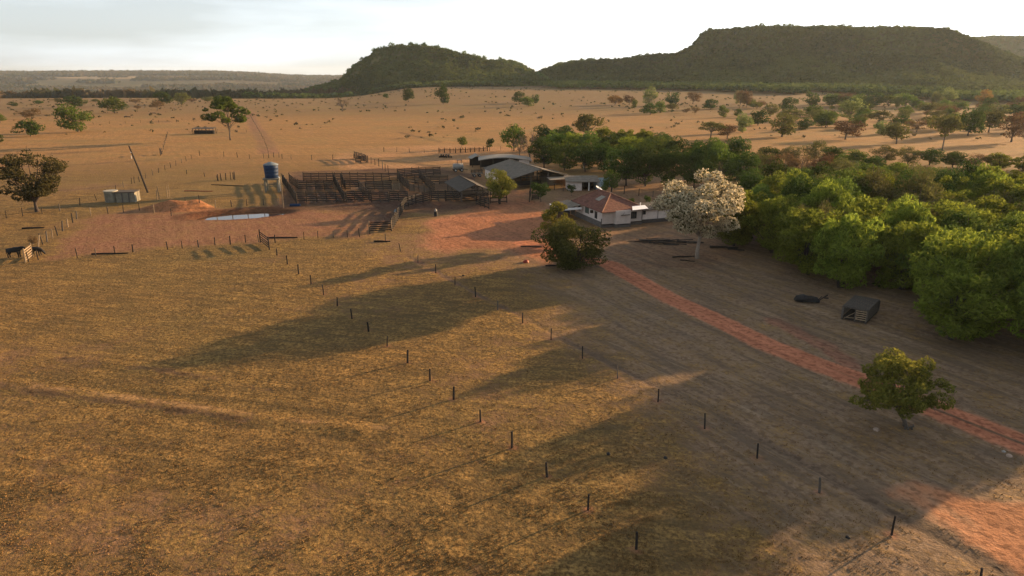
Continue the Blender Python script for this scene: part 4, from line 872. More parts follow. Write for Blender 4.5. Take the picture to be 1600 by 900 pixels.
# ------------------------------------------------------------------ fences
PM = {}
def post_mesh(kind, h, r):
    k = (kind, round(h, 1), r)
    if k not in PM:
        m = MB(); m.tube([(0, 0, -.3), (.015, 0, h * .5), (0, .02, h)], [r, r * .95, r * .85], 7); me = bpy.data.meshes.new('post'); me.from_pydata(m.v, [], m.f); me.materials.append(MAT[kind]); me.update(); PM[k] = me
    return PM[k]
def wire_fence(pts, label, h=1.35, r=.075, mat='wood', seg=None, wires=True, name='wire_fence', jitter=.03, mats=None):
    """pts: photo pixels of post feet; seg = spacing in metres to fill between them (None: posts exactly there)"""
    G = [P(*p) for p in pts]
    if seg:
        Q = []
        for a, c in zip(G[:-1], G[1:]):
            k = max(1, round(math.hypot(c[0] - a[0], c[1] - a[1]) / seg))
            for i in range(k): x = a[0] + (c[0] - a[0]) * i / k; y = a[1] + (c[1] - a[1]) * i / k; Q.append((x, y, TH(x, y)))
        G = Q + [G[-1]]
    rd = random.Random(len(label)); root = empty(name, G[0], 0, label, 'fence')
    for i, g in enumerate(G):
        mk = mats[i % len(mats)] if mats else mat
        p = link('post', post_mesh(mk, h, r), root, Vector(g) - Vector(G[0])); p.rotation_euler = (rd.gauss(0, jitter), rd.gauss(0, jitter), rd.uniform(0, 6)); s = rd.uniform(.85, 1.15); p.scale = (rd.uniform(.8, 1.25),) * 2 + (s,)
    if wires:
        m = MB()
        for f in (.3, .6, .9):
            for a, c in zip(G[:-1], G[1:]):
                a_ = Vector(a) - Vector(G[0]) + Vector((0, 0, h * f)); c_ = Vector(c) - Vector(G[0]) + Vector((0, 0, h * f)); md = (a_ + c_) / 2 - Vector((0, 0, .03))
                m.tube([a_, md, c_], [.004] * 3, 3, False)
        m.build('wire', MAT['wire'], root)
    return root
def board_fence(pts, label, h=2.15, n=5, seg=2.0, mat='wood', rail=.23, name='board_fence', vertical=False, posts='wood', cat='fence', tilt=0):
    G = []
    src = [P(*p) for p in pts]
    for a, c in zip(src[:-1], src[1:]):
        k = max(1, round(math.hypot(c[0] - a[0], c[1] - a[1]) / seg))
        for i in range(k): x = a[0] + (c[0] - a[0]) * i / k; y = a[1] + (c[1] - a[1]) * i / k; G.append((x, y, TH(x, y)))
    G.append(src[-1]); o = Vector(G[0]); root = empty(name, o, 0, label, cat); rd = random.Random(len(label) * 7)
    for g in G:
        p = link('post', post_mesh(posts, h + .15, .11), root, Vector(g) - o); p.rotation_euler = (rd.gauss(0, .02), rd.gauss(0, .02), rd.uniform(0, 6)); p.scale = (1, 1, rd.uniform(.93, 1.12))
    m = MB()
    for a, c in zip(G[:-1], G[1:]):
        a_ = Vector(a) - o; c_ = Vector(c) - o
        if vertical:
            d = c_ - a_; k = max(2, int(d.length / .32))
            for i in range(k): q = a_ + d * ((i + .5) / k); m.beam(q + Vector((0, 0, .05)), q + Vector((rd.uniform(-.05, .05), rd.uniform(-.05, .05), h * rd.uniform(.8, 1.05))), .13, .05)
            m.beam(a_ + Vector((0, 0, h * .7)), c_ + Vector((0, 0, h * .7)), .06, .1)
        else:
            for i in range(n):
                if rd.random() < .05: continue
                z = h * (.16 + .8 * i / (n - 1)); m.beam(a_ + Vector((0, .09, z + rd.gauss(0, .025))), c_ + Vector((0, .09, z + rd.gauss(0, .025))), .05, rail)
    m.build('rails', MAT[mat], root); return root
mixw = ['wood_dark', 'wood_dark', 'wood', 'wood_grey', 'wood_dark']
wire_fence(PA, 'left line of single fence posts crossing the foreground pasture', 1.25, .085, mats=['wood_dark', 'wood_dark', 'wood_dark', 'wood', 'wood_dark', 'wood_dark'], jitter=.05)
wire_fence(PB, 'right line of fence posts following the dark cattle path', 1.3, .08, mats=['wood_dark', 'wood', 'wood_dark', 'wood_grey'], jitter=.05)
wire_fence([(45, 409), (60, 406), (121, 403), (150, 400), (180, 397), (208, 394), (262, 390), (285, 388), (310, 386), (336, 383), (360, 382), (384, 379), (404, 378)], 'front fence of the red paddock, from the cattle to the dark gate', 1.4, .085, mats=mixw)
wire_fence([(430, 379), (475, 374), (497, 372), (521, 371), (543, 371), (562, 370)], 'short fence between the dark gate and the board fence by the corral', 1.4, .08, mats=mixw)
wire_fence([(60, 385), (67, 382), (74, 378), (82, 372), (90, 368), (98, 361), (106, 355), (114, 348), (120, 342)], 'leaning fence of thick pale posts along the left side of the paddock', 1.7, .11, mats=['wood_pale', 'wood', 'wood_grey'], jitter=.12)
wire_fence([(142, 337), (169, 334), (193, 332), (218, 329), (240, 327), (266, 325), (291, 322), (313, 325), (337, 325), (362, 323), (386, 322), (412, 321), (436, 320)], 'fence behind the pond, pale posts at its left end', 1.6, .08, mats=['wood_pale', 'wood', 'wood', 'wood_dark'], jitter=.06)
wire_fence([(10, 341), (36, 338), (66, 334), (94, 330), (125, 321), (151, 313), (166, 307), (181, 298), (193, 293), (206, 287), (210, 286), (218, 284), (228, 279), (239, 274), (248, 270), (258, 266), (267, 262), (275, 259), (284, 255), (291, 252), (299, 248), (312, 243)], 'long fence running from the big ragged tree past the concrete tank', 1.5, .08, mats=mixw, jitter=.06)
wire_fence([(350, 245), (371, 246), (390, 248), (412, 247), (420, 247), (428, 246), (436, 246), (441, 248), (455, 249), (487, 250), (520, 249), (553, 247)], 'fence crossing the sandy ground behind the blue water tank', 1.6, .09, mats=mixw)
wire_fence([(419, 240), (416, 228), (411, 217), (404, 204), (396, 190), (389, 177), (385, 168)], 'fence beside the straight red track running away over the pasture', 1.1, .08, seg=10, mat='wood', jitter=.12)
wire_fence([(253, 241), (256, 230), (259, 220), (262, 209), (300, 207), (340, 206), (360, 206), (385, 207)], 'fence running from the short stub of thick posts to the covered trough', 1.3, .09, seg=9, mat='wood', jitter=.12)
wire_fence([(292, 272), (320, 276), (340, 282), (345, 281)], 'remains of a fence with a fallen pole in the dusty lot', 1.2, .08, mats=mixw, jitter=.1, wires=False)
wire_fence([(341, 283), (346, 282), (353, 281), (361, 281), (365, 280), (367, 281)], 'row of short stout stakes in the dusty lot', 2.0, .12, mat='wood_dark', wires=False, name='stake_row')
wire_fence([(246, 312), (249, 311), (262, 310), (265, 309)], 'four tall pale stakes between the leaning pole and the pond', 2.6, .1, mat='wood_pale', wires=False, name='stake_row')
wire_fence([(580, 256), (586, 258), (592, 260), (598, 265), (602, 268), (607, 272)], 'short run of stakes from the small board pen down to the corral', 2.2, .1, mats=mixw, wires=False, name='stake_row')
wire_fence([(600, 237), (640, 238), (686, 239)], 'thin fence on the pale ground left of the stick fence', 1.5, .09, seg=5, mats=mixw)
wire_fence([(765, 236), (800, 235), (835, 233)], 'thin fence between the stick fence and the leafless trees', 1.5, .09, seg=5, mats=mixw)
wire_fence([(833, 298), (850, 297), (866, 297), (880, 299)], 'wire fence in front of the low white outbuilding', 1.5, .08, seg=3, mats=mixw)
wire_fence([(955, 300), (975, 303), (998, 306), (1020, 308), (1040, 310)], 'wire fence of the red yard behind the tiled roof', 1.7, .1, seg=3.2, mats=mixw)
wire_fence([(120, 195), (220, 192), (330, 190), (385, 186)], 'faint far fence across the left pasture', 1.5, .1, seg=9, mat='wood')
BF = [([(474, 283), (621, 283)], 'rearmost long board fence of the corral, left part'),
    ([(466, 296), (521, 296)], 'middle board fence of the corral, left pen'),
    ([(534, 296), (561, 296)], 'middle board fence of the corral, short centre panel'),
    ([(572, 297), (612, 296)], 'middle board fence of the corral, right panel left of the pale pallet'),
    ([(464, 316), (541, 316)], 'front board fence of the corral, longest panel at the left'),
    ([(542, 314), (580, 314)], 'front board fence of the corral, second panel from the left'),
    ([(581, 316), (607, 316)], 'front board fence of the corral, third panel from the left'),
    ([(609, 314), (637, 314)], 'front board fence of the corral, fourth panel from the left'),
    ([(441, 284), (452, 300), (464, 320)], 'dark slanting board fence closing the left end of the corral'),
    ([(452, 285), (466, 296)], 'short board fence inside the left end of the corral'),
    ([(521, 284), (529, 299), (538, 316)], 'cross fence of the corral dividing the two left pens'),
    ([(533, 284), (540, 296)], 'short doubled cross fence at the rear of the corral centre'),
    ([(561, 296), (569, 305), (578, 314)], 'cross fence of the corral with pale lit posts'),
    ([(621, 277), (655, 274), (688, 273)], 'rear board fence of the corral, right part'),
    ([(625, 286), (660, 288), (700, 288)], 'inner board fence behind the corral shed'),
    ([(622, 280), (630, 290), (640, 298)], 'slanting inner fence right of the pale pallet'),
    ([(655, 278), (668, 292), (680, 302)], 'slanting inner fence left of the corral shed'),
    ([(674, 314), (696, 314)], 'front board fence beside the corral shed, left panel'),
    ([(697, 314), (720, 314)], 'front board fence of the corral shed opening, reddish ground behind'),
    ([(632, 325), (650, 319), (672, 314)], 'bent dark board fence leading to the front of the corral shed'),
    ([(632, 326), (626, 336), (619, 348), (612, 361)], 'sunlit board fence running down from the corral to the dark gate'),
    ([(744, 320), (764, 327)], 'high dark board fence under the right end of the corral shed'),
    ([(766, 318), (792, 317)], 'low board fence under the yellow green tree by the barns'),
    ([(554, 247), (565, 250), (575, 255)], 'small board pen panel slanting on the bare ground behind the corral'),
    ([(556, 254), (572, 255)], 'small board pen front panel on the bare ground behind the corral')]
for pts, lab in BF: board_fence(pts, lab, mat='wood_dark' if 'dark' in lab or 'inner' in lab else ('wood_pale' if 'sunlit' in lab else 'wood'), n=5 if 'low' not in lab else 3)  # sunlit fence: the sunlight on its boards is put in as paler wood
board_fence([(640, 298), (655, 301), (672, 305)], 'fence of upright palings in the middle of the corral', 1.8, vertical=True, mat='wood_grey', name='paling_fence')
board_fence([(686, 239), (712, 239), (735, 238), (762, 236)], 'dark stick fence on the pale ground behind the barns', 1.6, vertical=True, mat='wood_dark', name='stick_fence')
board_fence([(827, 316), (829, 306)], 'dark slatted gate standing open at the red farmyard', 2.0, mat='wood_dark', name='gate', cat='gate', posts='wood_dark')
board_fence([(831, 313), (842, 312)], 'short board panel under the small dark round tree', 1.5, mat='wood', name='board_fence')
board_fence([(577, 363), (612, 361)], 'dark five bar gate closing the lane below the corral', 1.75, 5, 4.5, mat='wood_dark', name='gate', cat='gate', posts='wood_pale', rail=.2)
board_fence([(407, 379), (421, 390)], 'dark slatted gate at the start of the left post line', 1.9, 5, 9, mat='wood_dark', name='gate', cat='gate', posts='wood_dark', rail=.16)
board_fence([(40, 410), (51, 401)], 'pale wooden gate between the two black cattle', 1.9, 5, 9, mat='wood_pale', name='gate', cat='gate', posts='wood_pale', rail=.17)
board_fence([(613, 298), (624, 297)], 'pale wooden pallet leaning inside the corral', 1.5, 5, 3, mat='wood_pale', name='pallet', cat='pallet', posts='wood_pale')
board_fence([(251, 243), (252, 241)], 'stub of thick dark posts at a fence corner on the left pasture', 2.2, 4, 2, mat='wood_dark', posts='wood_dark')

# ------------------------------------------------------------------ things about the farm
def frame(px, py, rz, name, label, cat, group=None):
    return empty(name, P(px, py), rz, label, cat, group)
# water tank and its stand
g = P(427, 299)
st = empty('tank_stand', g, R(10), 'raised concrete stand with four legs under the blue water tank', 'stand')
m = MB(); m.box(-1.9, 1.9, -1.9, 1.9, 3.0, 3.3); m.build('platform', MAT['concrete'], st)
for X in (-1.45, 1.45):
    for Y in (-1.4, 1.4): MB().box(X - .2, X + .2, Y - .2, Y + .2, -.3, 2.998).build('leg', MAT['concrete'], st)
m = MB(); m.beam((-1.4, -1.4, 1.5), (1.4, -1.4, 1.5), .12, .15); m.beam((-1.4, 1.4, 1.5), (1.4, 1.4, 1.5), .12, .15); m.build('brace', MAT['concrete'], st)
wt = empty('water_tank', (g[0], g[1], g[2] + 3.3), 0, 'big round blue plastic water tank with pale domed lid on a raised stand', 'water tank')
m = MB(); zz = [0, .05, .7, .74, .78, 1.5, 1.54, 1.58, 2.3, 2.35, 2.4, 3.0, 3.05]; rr_ = [1.5, 1.53, 1.57, 1.6, 1.58, 1.62, 1.65, 1.63, 1.66, 1.69, 1.68, 1.7, 1.62]
m.tube([(0, 0, z + .001) for z in zz], rr_, 24); m.build('body', MAT['blue'], wt, True)
m = MB(); m.tube([(0, 0, z) for z in (3.06, 3.16, 3.4, 3.62, 3.72, 3.75)], [1.78, 1.76, 1.3, .6, .45, .1], 24); m.build('lid', MAT['lid'], wt, True)
m = MB(); m.tube([(1.62, -.4, .3), (1.9, -.5, .3), (1.95, -.5, -3.2)], [.05, .05, .05], 6); m.build('pipe', MAT['white'], wt)
# concrete cistern
t = frame(186, 315, R(8), 'concrete_tank', 'stained concrete water trough with round left end and flat lid, by the leaning pole', 'trough')
m = MB(); n = 20; m.tube([(-1.4, 0, -.3), (-1.4, 0, 2.35)], [1.35, 1.35], n); m.build('round_basin', MAT['concrete'], t, False)
m = MB(); m.tube([(-1.4, 0, 2.36), (-1.4, 0, 2.5)], [1.45, 1.45], n); m.build('rim', M('pale_render', (.32, .30, .25), .9, .2, 3), t)
m = MB(); m.box(.0, 3.9, -1.3, 1.7, -.3, 2.1); m.build('basin', MAT['concrete'], t)
m = MB(); m.box(-.15, 4.05, -1.42, 1.85, 2.105, 2.28); m.build('lid', MAT['dark_roof'], t)
for X in (1.2, 2.6): MB().box(X, X + .2, -1.42, -1.303, -.3, 2.1).build('buttress', MAT['plinth'], t)
# leaning pole
t = frame(231, 301, 0, 'utility_pole', 'tall thick wooden pole leaning to the left beside the concrete trough', 'pole')
m = MB(); m.tube([(.1, 0, -.4), (-1.3, .1, 5.4), (-2.85, .2, 11)], [.24, .2, .15], 8); m.build('shaft', MAT['wood_dark'], t)
m = MB(); m.beam((-2.4, .0, 9.4), (-2.9, .5, 9.5), .1, .12); m.tube([(-2.75, .3, 8.0), (-2.75, .3, 8.7)], [.09, .05], 6); m.build('insulator', MAT['white'], t)
t = frame(443, 326, 0, 'pole', 'thin pale pole standing at the left corner of the corral', 'pole'); m = MB(); m.tube([(0, 0, -.3), (.05, 0, 7.4)], [.1, .07], 6); m.build('shaft', MAT['wood_pale'], t)
t = frame(912, 264, 0, 'pole', 'short whitish pole against the dark grove behind the small shed', 'pole'); m = MB(); m.tube([(0, 0, -.3), (.02, 0, 3.6)], [.11, .09], 6); m.build('shaft', MAT['white'], t)
t = frame(741, 300, 0, 'pole', 'slim grey pole rising in front of the corral shed roof', 'pole'); m = MB(); m.tube([(0, 0, -.3), (.05, 0, 5.2)], [.09, .06], 6); m.build('shaft', MAT['wood_grey'], t)
# tanker trailer
def wheel(parent, x, y, r, w=.25):
    m = MB(); m.tube([(x, y - w / 2, r), (x, y - w / 2 + .04, r), (x, y + w / 2 - .04, r), (x, y + w / 2, r)], [r * .9, r, r, r * .9], 14); wh = m.build('wheel', MAT['rubber'], parent)
    m = MB(); m.tube([(x, y - w / 2 - .01, r), (x, y + w / 2 + .01, r)], [r * .5, r * .5], 10); m.build('rim', MAT['metal'], wh)
t = frame(716, 268, R(15), 'tanker_trailer', 'pale rounded tank trailer with an upright frame parked on bare ground left of the barns', 'trailer')
m = MB(); m.tube([(-1.5, 0, 1.5), (-1.35, 0, 1.5), (1.35, 0, 1.5), (1.5, 0, 1.5)], [.55, .85, .85, .55], 16); m.build('tank', MAT['tank'], t, True)
m = MB(); m.beam((-1.6, -.5, .65), (1.7, -.5, .65), .12, .15); m.beam((-1.6, .5, .65), (1.7, .5, .65), .12, .15); m.beam((1.6, 0, .6), (2.8, 0, .5), .12, .12); m.beam((-1.2, -.75, .65), (-1.2, .75, .65), .2, .12); m.beam((1.0, -.75, .65), (1.0, .75, .65), .2, .12); m.build('chassis', MAT['wood_dark'], t)
for X in (-.9, .9):
    for Y in (-.85, .85): wheel(t, X, Y, .5)
m = MB()
for X in (-.2, 1.0):
    m.beam((X, -.5, .8), (X, -.5, 3.3), .08, .08); m.beam((X, .5, .8), (X, .5, 3.3), .08, .08)
m.box(-.3, 1.1, -.6, .6, 3.3, 3.38); m.build('upright_frame', MAT['rubber'], t)
# flat trailer
t = frame(745, 276, R(10), 'farm_trailer', 'dark wooden farm trailer loaded with scrap, parked left of the big barn', 'trailer')
m = MB(); m.box(-1.6, 1.6, -.9, .9, .85, 1.0); m.beam((1.6, 0, .8), (2.6, 0, .6), .1, .1); m.build('bed', MAT['wood_grey'], t)
m = MB()
for X in (-1.5, -.5, .5, 1.5):
    for Y in (-.86, .86): m.beam((X, Y, 1.0), (X, Y, 1.9), .08, .08)
for Y in (-.88, .88):
    for z in (1.3, 1.75): m.beam((-1.6, Y, z), (1.6, Y, z), .04, .14)
m.build('side_rails', MAT['wood_dark'], t)
for X in (-.8, .7):
    for Y in (-.98, .98): wheel(t, X, Y, .42)
# log heap behind
for k in range(9):
    x, y, z = P(697, 246); t = empty('log', (x + (k % 5 - 2) * .85, y + (k % 2) * .7, z + .3 + .42 * (k // 5)), R(70 + (k * 37) % 40), None, None)
    m = MB(); m.tube([(-1.2, 0, 0), (0, .05, .02), (1.2, 0, 0)], [.26, .25, .22], 8); m.build('bark', MAT['wood_dark'], t)
    tag(t, 'dark log lying in the low heap on the bare ground left of the barns', 'log', 'logs heaped on the bare ground')
# covered trough far away
t = frame(320, 209, R(-2), 'covered_trough', 'long dark covered feed trough on the pasture beside the tall slim trunked tree', 'trough')
m = MB(); m.slab([(-5.2, -1.8, 2.5), (5.2, -1.8, 2.5), (5.2, 1.8, 2.9), (-5.2, 1.8, 2.9)], .12); m.build('roof', MAT['dark_roof'], t)
m = MB(); m.box(-4.8, 4.8, -.6, .6, .0, 1.6); m.build('trough', MAT['wood_dark'], t)
for X in (-5, -2, 1.5, 4.8):
    for Y in (-1.6, 1.5): MB().box(X, X + .2, Y, Y + .2, -.3, 2.5).build('post', MAT['wood_dark'], t)
for px, py, lab in ((199, 184, 'low dark feed trough far out on the left pasture, the left one'), (239, 178, 'low dark feed trough far out on the left pasture, the right one')):
    t = frame(px, py, R(3), 'feed_trough', lab, 'trough'); m = MB(); m.box(-2.0, 2.0, -.4, .4, .4, .9); m.build('basin', MAT['wood'], t); m = MB()
    for X in (-1.8, 1.65): m.box(X, X + .15, -.35, .35, 0, .4)
    m.build('leg', MAT['wood_dark'], t)
# drum with sack
t = frame(681, 338, 0, 'drum', 'black drum standing alone on the pale ground in front of the corral shed', 'drum')
m = MB(); m.tube([(0, 0, 0), (0, 0, .3), (0, 0, .33), (0, 0, .62), (0, 0, .65), (0, 0, .95)], [.34, .34, .36, .34, .36, .33], 16); m.build('barrel', MAT['rubber'], t)
t = empty('sack', (P(681, 338)[0], P(681, 338)[1], P(681, 338)[2] + .95), 0, 'white sack standing on the black drum', 'sack')
m = MB(); m.tube([(0, 0, 0), (.02, 0, .2), (0, 0, .38), (-.02, 0, .48), (0, 0, .56)], [.2, .25, .2, .08, .12], 10); m.build('cloth', MAT['tank'], t, True)
t = frame(618, 334, 0, 'sack', 'whitish full sack on the ground against the sunlit board fence', 'sack')
m = MB(); m.tube([(0, 0, -.02), (.03, 0, .3), (0, 0, .6), (.02, 0, .8), (0, 0, .9)], [.3, .36, .3, .14, .18], 10); m.build('cloth', MAT['lid'], t, True)
t = frame(461, 322, R(4), 'feed_trough', 'blue plastic trough at the foot of the left end of the corral', 'trough')
m = MB(); m.tube([(-1, 0, .1), (-1, 0, .12), (1, 0, .12), (1, 0, .1)], [.3, .4, .4, .3], 10); m.build('basin', MAT['blue'], t)
# planks and timber
rd = random.Random(11); x0, y0, z0 = P(1036, 379)
pk = [(-4.2, 0.8), (-3.4, .2), (-2.8, 1.1), (-2.2, .5), (-1.8, -.3), (-1.2, .8), (-.8, -.8), (-.3, .3), (0, -1.4), (.4, .9), (.8, -.4), (1.2, .4), (1.7, -1.1), (2.0, .2), (2.6, -.4), (3.0, .5), (3.8, -.3), (4.6, .0), (5.4, -.5), (-.6, 1.4), (1.0, -1.9)]
pl_ = []
for k, (dx, dy) in enumerate(pk):
    L = rd.uniform(2.4, 4.4); t = empty('plank', (x0 + dx, y0 + dy, TH(x0 + dx, y0 + dy) + .05 + .09 * (k % 4)), R(rd.uniform(-22, 12)))
    m = MB(); m.beam((-L / 2, 0, 0), (L / 2, 0, rd.uniform(0, .15)), rd.uniform(.12, .28), .09); m.build('board', MAT[rd.choice(['wood_dark', 'wood', 'wood_grey', 'wood_dark'])], t); pl_.append(t)
    tag(t, 'x', 'plank', 'planks strewn between the farmhouse and the blossom tree')
number(pl_, 'weathered plank, {} from the left in the strewn timber before the farmhouse')
def log(px, py, L, r, rz, label, name='log', mat='wood_dark', z=0):
    x, y, zz_ = P(px, py); t = empty(name, (x, y, zz_ + r * .8 + z), R(rz), label, 'log'); m = MB(); m.tube([(-L / 2, 0, 0), (-L / 6, .06, .03), (L / 5, -.04, 0), (L / 2, .03, 0)], [r, r * .95, r * .85, r * .6], 8); m.build('bark', MAT[mat], t)
log(1131, 388, 4.5, .2, -10, 'dark fallen trunk lying right of the blossom tree, at the grove edge')
log(1150, 391, 2.6, .16, -22, 'short dark log lying right of the longer fallen trunk')
log(1068, 402, 3.6, .13, 8, 'long dark branch lying left of the blossom tree trunk')
log(1074, 408, 2.2, .09, -25, 'thin curved branch lying nearest below the blossom tree')
log(1416, 668, .9, .07, 50, 'split log on the left of the small stack at the yellowing tree', mat='wood_grey')
log(1421, 669, .9, .07, 46, 'split log in the middle of the small stack at the yellowing tree', mat='wood_grey')
log(1426, 668, .9, .07, 54, 'split log on the right of the small stack at the yellowing tree', mat='wood_grey')
log(830, 386, 3.4, .12, -5, 'thin dark log lying left of the broad dark bush tree')
log(866, 416, 2.6, .13, 4, 'dark log lying in the shade at the foot of the broad dark bush tree')
log(172, 397, 5.5, .12, 6, 'long dark pole lying along the paddock front fence near the cattle')
log(442, 372, 5, .12, 3, 'long dark pole lying right of the slatted gate')
log(597, 378, 2.8, .14, 0, 'short dark log lying on the grass below the five bar gate')
log(355, 290, 9, .1, -12, 'long thin pole lying on the dusty lot left of the water tank')
log(310, 299, 7, .1, -3, 'reddish thin pole lying on the dusty lot above the pond', mat='red')
log(52, 357, 3.6, .15, 14, 'dark fallen trunk below the big ragged tree')
log(1445, 524, .8, .08, 0, 'small whitish log at the edge of the right hand grove', mat='wood_pale')
# overturned scrap
t = frame(1266, 473, R(-16), 'scrap_wreck', 'low black wreck with a raised bar on the turf left of the slatted crate', 'scrap')
rs = np.random.RandomState(4); m = MB(); m.tube([(-1.9, 0, .25), (-1.6, .05, .42), (-.9, -.05, .5), (-.1, .08, .42), (.6, 0, .38), (1.0, .05, .2)], [.12, .42, .5, .42, .36, .12], 9); b_ = m.build('hull', MAT['rubber'], t)
for v in b_.data.vertices: v.co.x += rs.uniform(-.1, .1); v.co.y += rs.uniform(-.12, .12); v.co.z += rs.uniform(-.1, .08)
m = MB(); m.beam((.9, 0, .35), (1.9, .1, 1.15), .12, .12); m.beam((1.5, 0, .75), (2.0, -.1, .8), .3, .1); m.beam((.7, 0, .3), (1.3, .3, .85), .08, .08); m.beam((-1.2, -.3, .5), (.4, -.4, .75), .08, .1); m.build('bar', MAT['wood_dark'], t)
# slatted livestock crate
_a, _b = P(1353, 507), P(1314, 499)
t = frame(1353, 507, math.atan2(_a[1] - _b[1], _a[0] - _b[0]), 'livestock_crate', 'large weathered slatted timber crate standing open ended at the edge of the grove', 'crate')
Wd, Ld, Hh = 2.7, 5.2, 1.6
m = MB(); m.box(-Wd, 0, 0, Ld, .1, .22); m.build('deck', MAT['wood'], t)
for X in (-Wd + .08, -Wd / 2 + .1, -.08):
    for Y in ((.08, Ld - .08) if X != -Wd / 2 + .1 else (.08,)): MB().box(X - .08, X + .08, Y - .08, Y + .08, -.1, Hh).build('post', MAT['wood_grey'], t)
m = MB()
for z in np.arange(.32, Hh, .2): m.box(-.002, .045, 0.0, Ld, z, z + .13); m.box(-Wd - .045, -Wd + .002, 0, Ld, z, z + .13)
m.build('side_slats', MAT['wood_grey'], t)
m = MB()
for X in np.arange(-Wd + .05, 0, .26): m.box(X, X + .18, Ld + .002, Ld + .045, .25, Hh - .1)
m.build('end_slats', MAT['wood_grey'], t)
m = MB(); m.beam((-Wd, 0, Hh), (0, 0, Hh), .1, .12); m.beam((-Wd, Ld, Hh), (0, Ld, Hh), .1, .12)
for X in np.arange(-Wd + .05, 0, .3): m.box(X, X + .24, .08, Ld - .1, Hh + .061, Hh + .09)
m.build('top', MAT['wood_grey'], t)
m = MB()
for z in (.4, .65, .9, 1.15, 1.4): m.beam((-1.2, -.03, z), (-.1, -.03, z + .04), .04, .13)
m.beam((-2.4, -.05, .2), (-1.2, .3, 1.2), .1, .05); m.beam((-2.2, .2, .3), (-1.0, .1, .5), .12, .06); m.build('end_gate', MAT['wood_pale'], t)
# stones
def stone(px, py, r, label, mat='rock'):
    t = frame(px, py, rd.uniform(0, 6), 'stone', label, 'stone'); bmv = MB(); n = 9
    bmv.tube([(0, 0, -.1 * r), (0, 0, .15 * r), (.05 * r, 0, .55 * r), (0, 0, .85 * r)], [.8 * r, r, .8 * r, .3 * r], n); o = bmv.build('rock', MAT[mat], t); rs_ = np.random.RandomState(int(px))
    for v in o.data.vertices: v.co.x *= rs_.uniform(.75, 1.3); v.co.y *= rs_.uniform(.75, 1.2)
stone(1369, 672, .26, 'single pinkish stone left of the trunk of the yellowing tree')
stone(1576, 713, .22, 'larger pale stone beside the red road near the right edge'); stone(1568, 706, .14, 'smaller pale stone beside the red road near the right edge', 'tank')
stone(822, 410, .5, 'reddish heap of rubble left of the broad dark bush tree', 'red')
stone(1040, 716, .16, 'black clod of dung on the shaded pasture, the right one of two', 'rubber'); stone(951, 710, .17, 'black clod of dung on the shaded pasture, the left one of two', 'rubber')
stone(1325, 840, .15, 'black clod on the pasture near the bottom, right of the last post', 'rubber'); stone(724, 431, .2, 'small black clod lying beside the right line of posts', 'rubber')
# cattle
def beast(px, py, rz, name, label, grazing, s):
    vv = [(-.75, 0, 1.22, .34), (-.1, 0, 1.16, .42), (.5, 0, 1.18, .38), (.85, 0, 1.38 if not grazing else 1.02, .22), (1.15, 0, 1.5 if not grazing else .68, .17), (1.5, 0, 1.28 if not grazing else .3, .11),
        (-1.05, 0, 1.25, .07), (-1.12, 0, .55, .04)]
    ee = [(0, 1), (1, 2), (2, 3), (3, 4), (4, 5), (0, 6), (6, 7)]
    for sy in (-1, 1):
        k = len(vv); vv += [(-.78, sy * .2, .95, .2), (-.66, sy * .22, .74, .13), (-.86, sy * .22, .48, .075), (-.8, sy * .22, .05, .07)]; ee += [(0, k), (k, k + 1), (k + 1, k + 2), (k + 2, k + 3)]
        k = len(vv); vv += [(.5, sy * .2, .9, .17), (.5, sy * .2, .5, .085), (.52, sy * .2, .05, .07)]; ee += [(2, k), (k, k + 1), (k + 1, k + 2)]
        k = len(vv); hz__ = vv[4][2]; vv += [(1.08, sy * .24, hz__ + .08, .045)]; ee += [(4, k)]
    me = bpy.data.meshes.new('body'); me.from_pydata([v[:3] for v in vv], ee, []); o = bpy.data.objects.new(name, me); COL.objects.link(o); me.materials.append(MAT['black'])
    sk_ = o.modifiers.new('Skin', 'SKIN'); sv = me.skin_vertices[0].data
    for i, v in enumerate(vv): sv[i].radius = (v[3], v[3] * 1.0)
    sv[0].use_root = True; sb = o.modifiers.new('Sub', 'SUBSURF'); sb.levels = sb.render_levels = 2
    o.location = P(px, py); o.rotation_euler = (0, 0, rz); o.scale = (s,) * 3
    return tag(o, label, 'cow')
beast(25, 403, R(6), 'cow', 'big black cow standing at the left edge behind the pale gate', False, 1.12)
beast(59, 399, R(-8), 'cow', 'black cow lowering its head right of the pale gate', True, .95)

# ------------------------------------------------------------------ woodland, scrub, grass: what nobody could count
def forest(name, pts, hgt_, rad_, K, mat, seed, lw=(.55, .4)):
    rs = np.random.RandomState(seed); n = len(pts)
    d = rand_dir(rs, n * K).reshape(n, K, 3); d[..., 2] = np.abs(d[..., 2]) * 1.0 - .15
    q = rs.uniform(.55, 1.0, (n, K, 1)); C = pts[:, None, :] + d * q * np.stack([rad_, rad_, hgt_ * .55], -1)[:, None, :]; C[..., 2] += (hgt_ * .45)[:, None]
    N = (d + rand_dir(rs, n * K).reshape(n, K, 3) * .5).reshape(-1, 3); D = rand_dir(rs, n * K); sc = np.repeat(rad_, K) * rs.uniform(.7, 1.3, n * K)
    V, Fq = quads(C.reshape(-1, 3), D, N, lw[0] * 2 * sc, lw[1] * 2 * sc)
    me = np_mesh(name, V, Fq, LM[mat]); a = me.attributes.new('rnd', 'FLOAT', 'POINT'); a.data.foreach_set('value', np.repeat(np.clip(.55 * rs.rand(n) + 2.2 * (fbm(pts[:, 0], pts[:, 1], 75, 3, seed + 60) - .42), 0, 1), K * 4).astype(np.float32))
    return tag(link(name, me), kind='stuff')
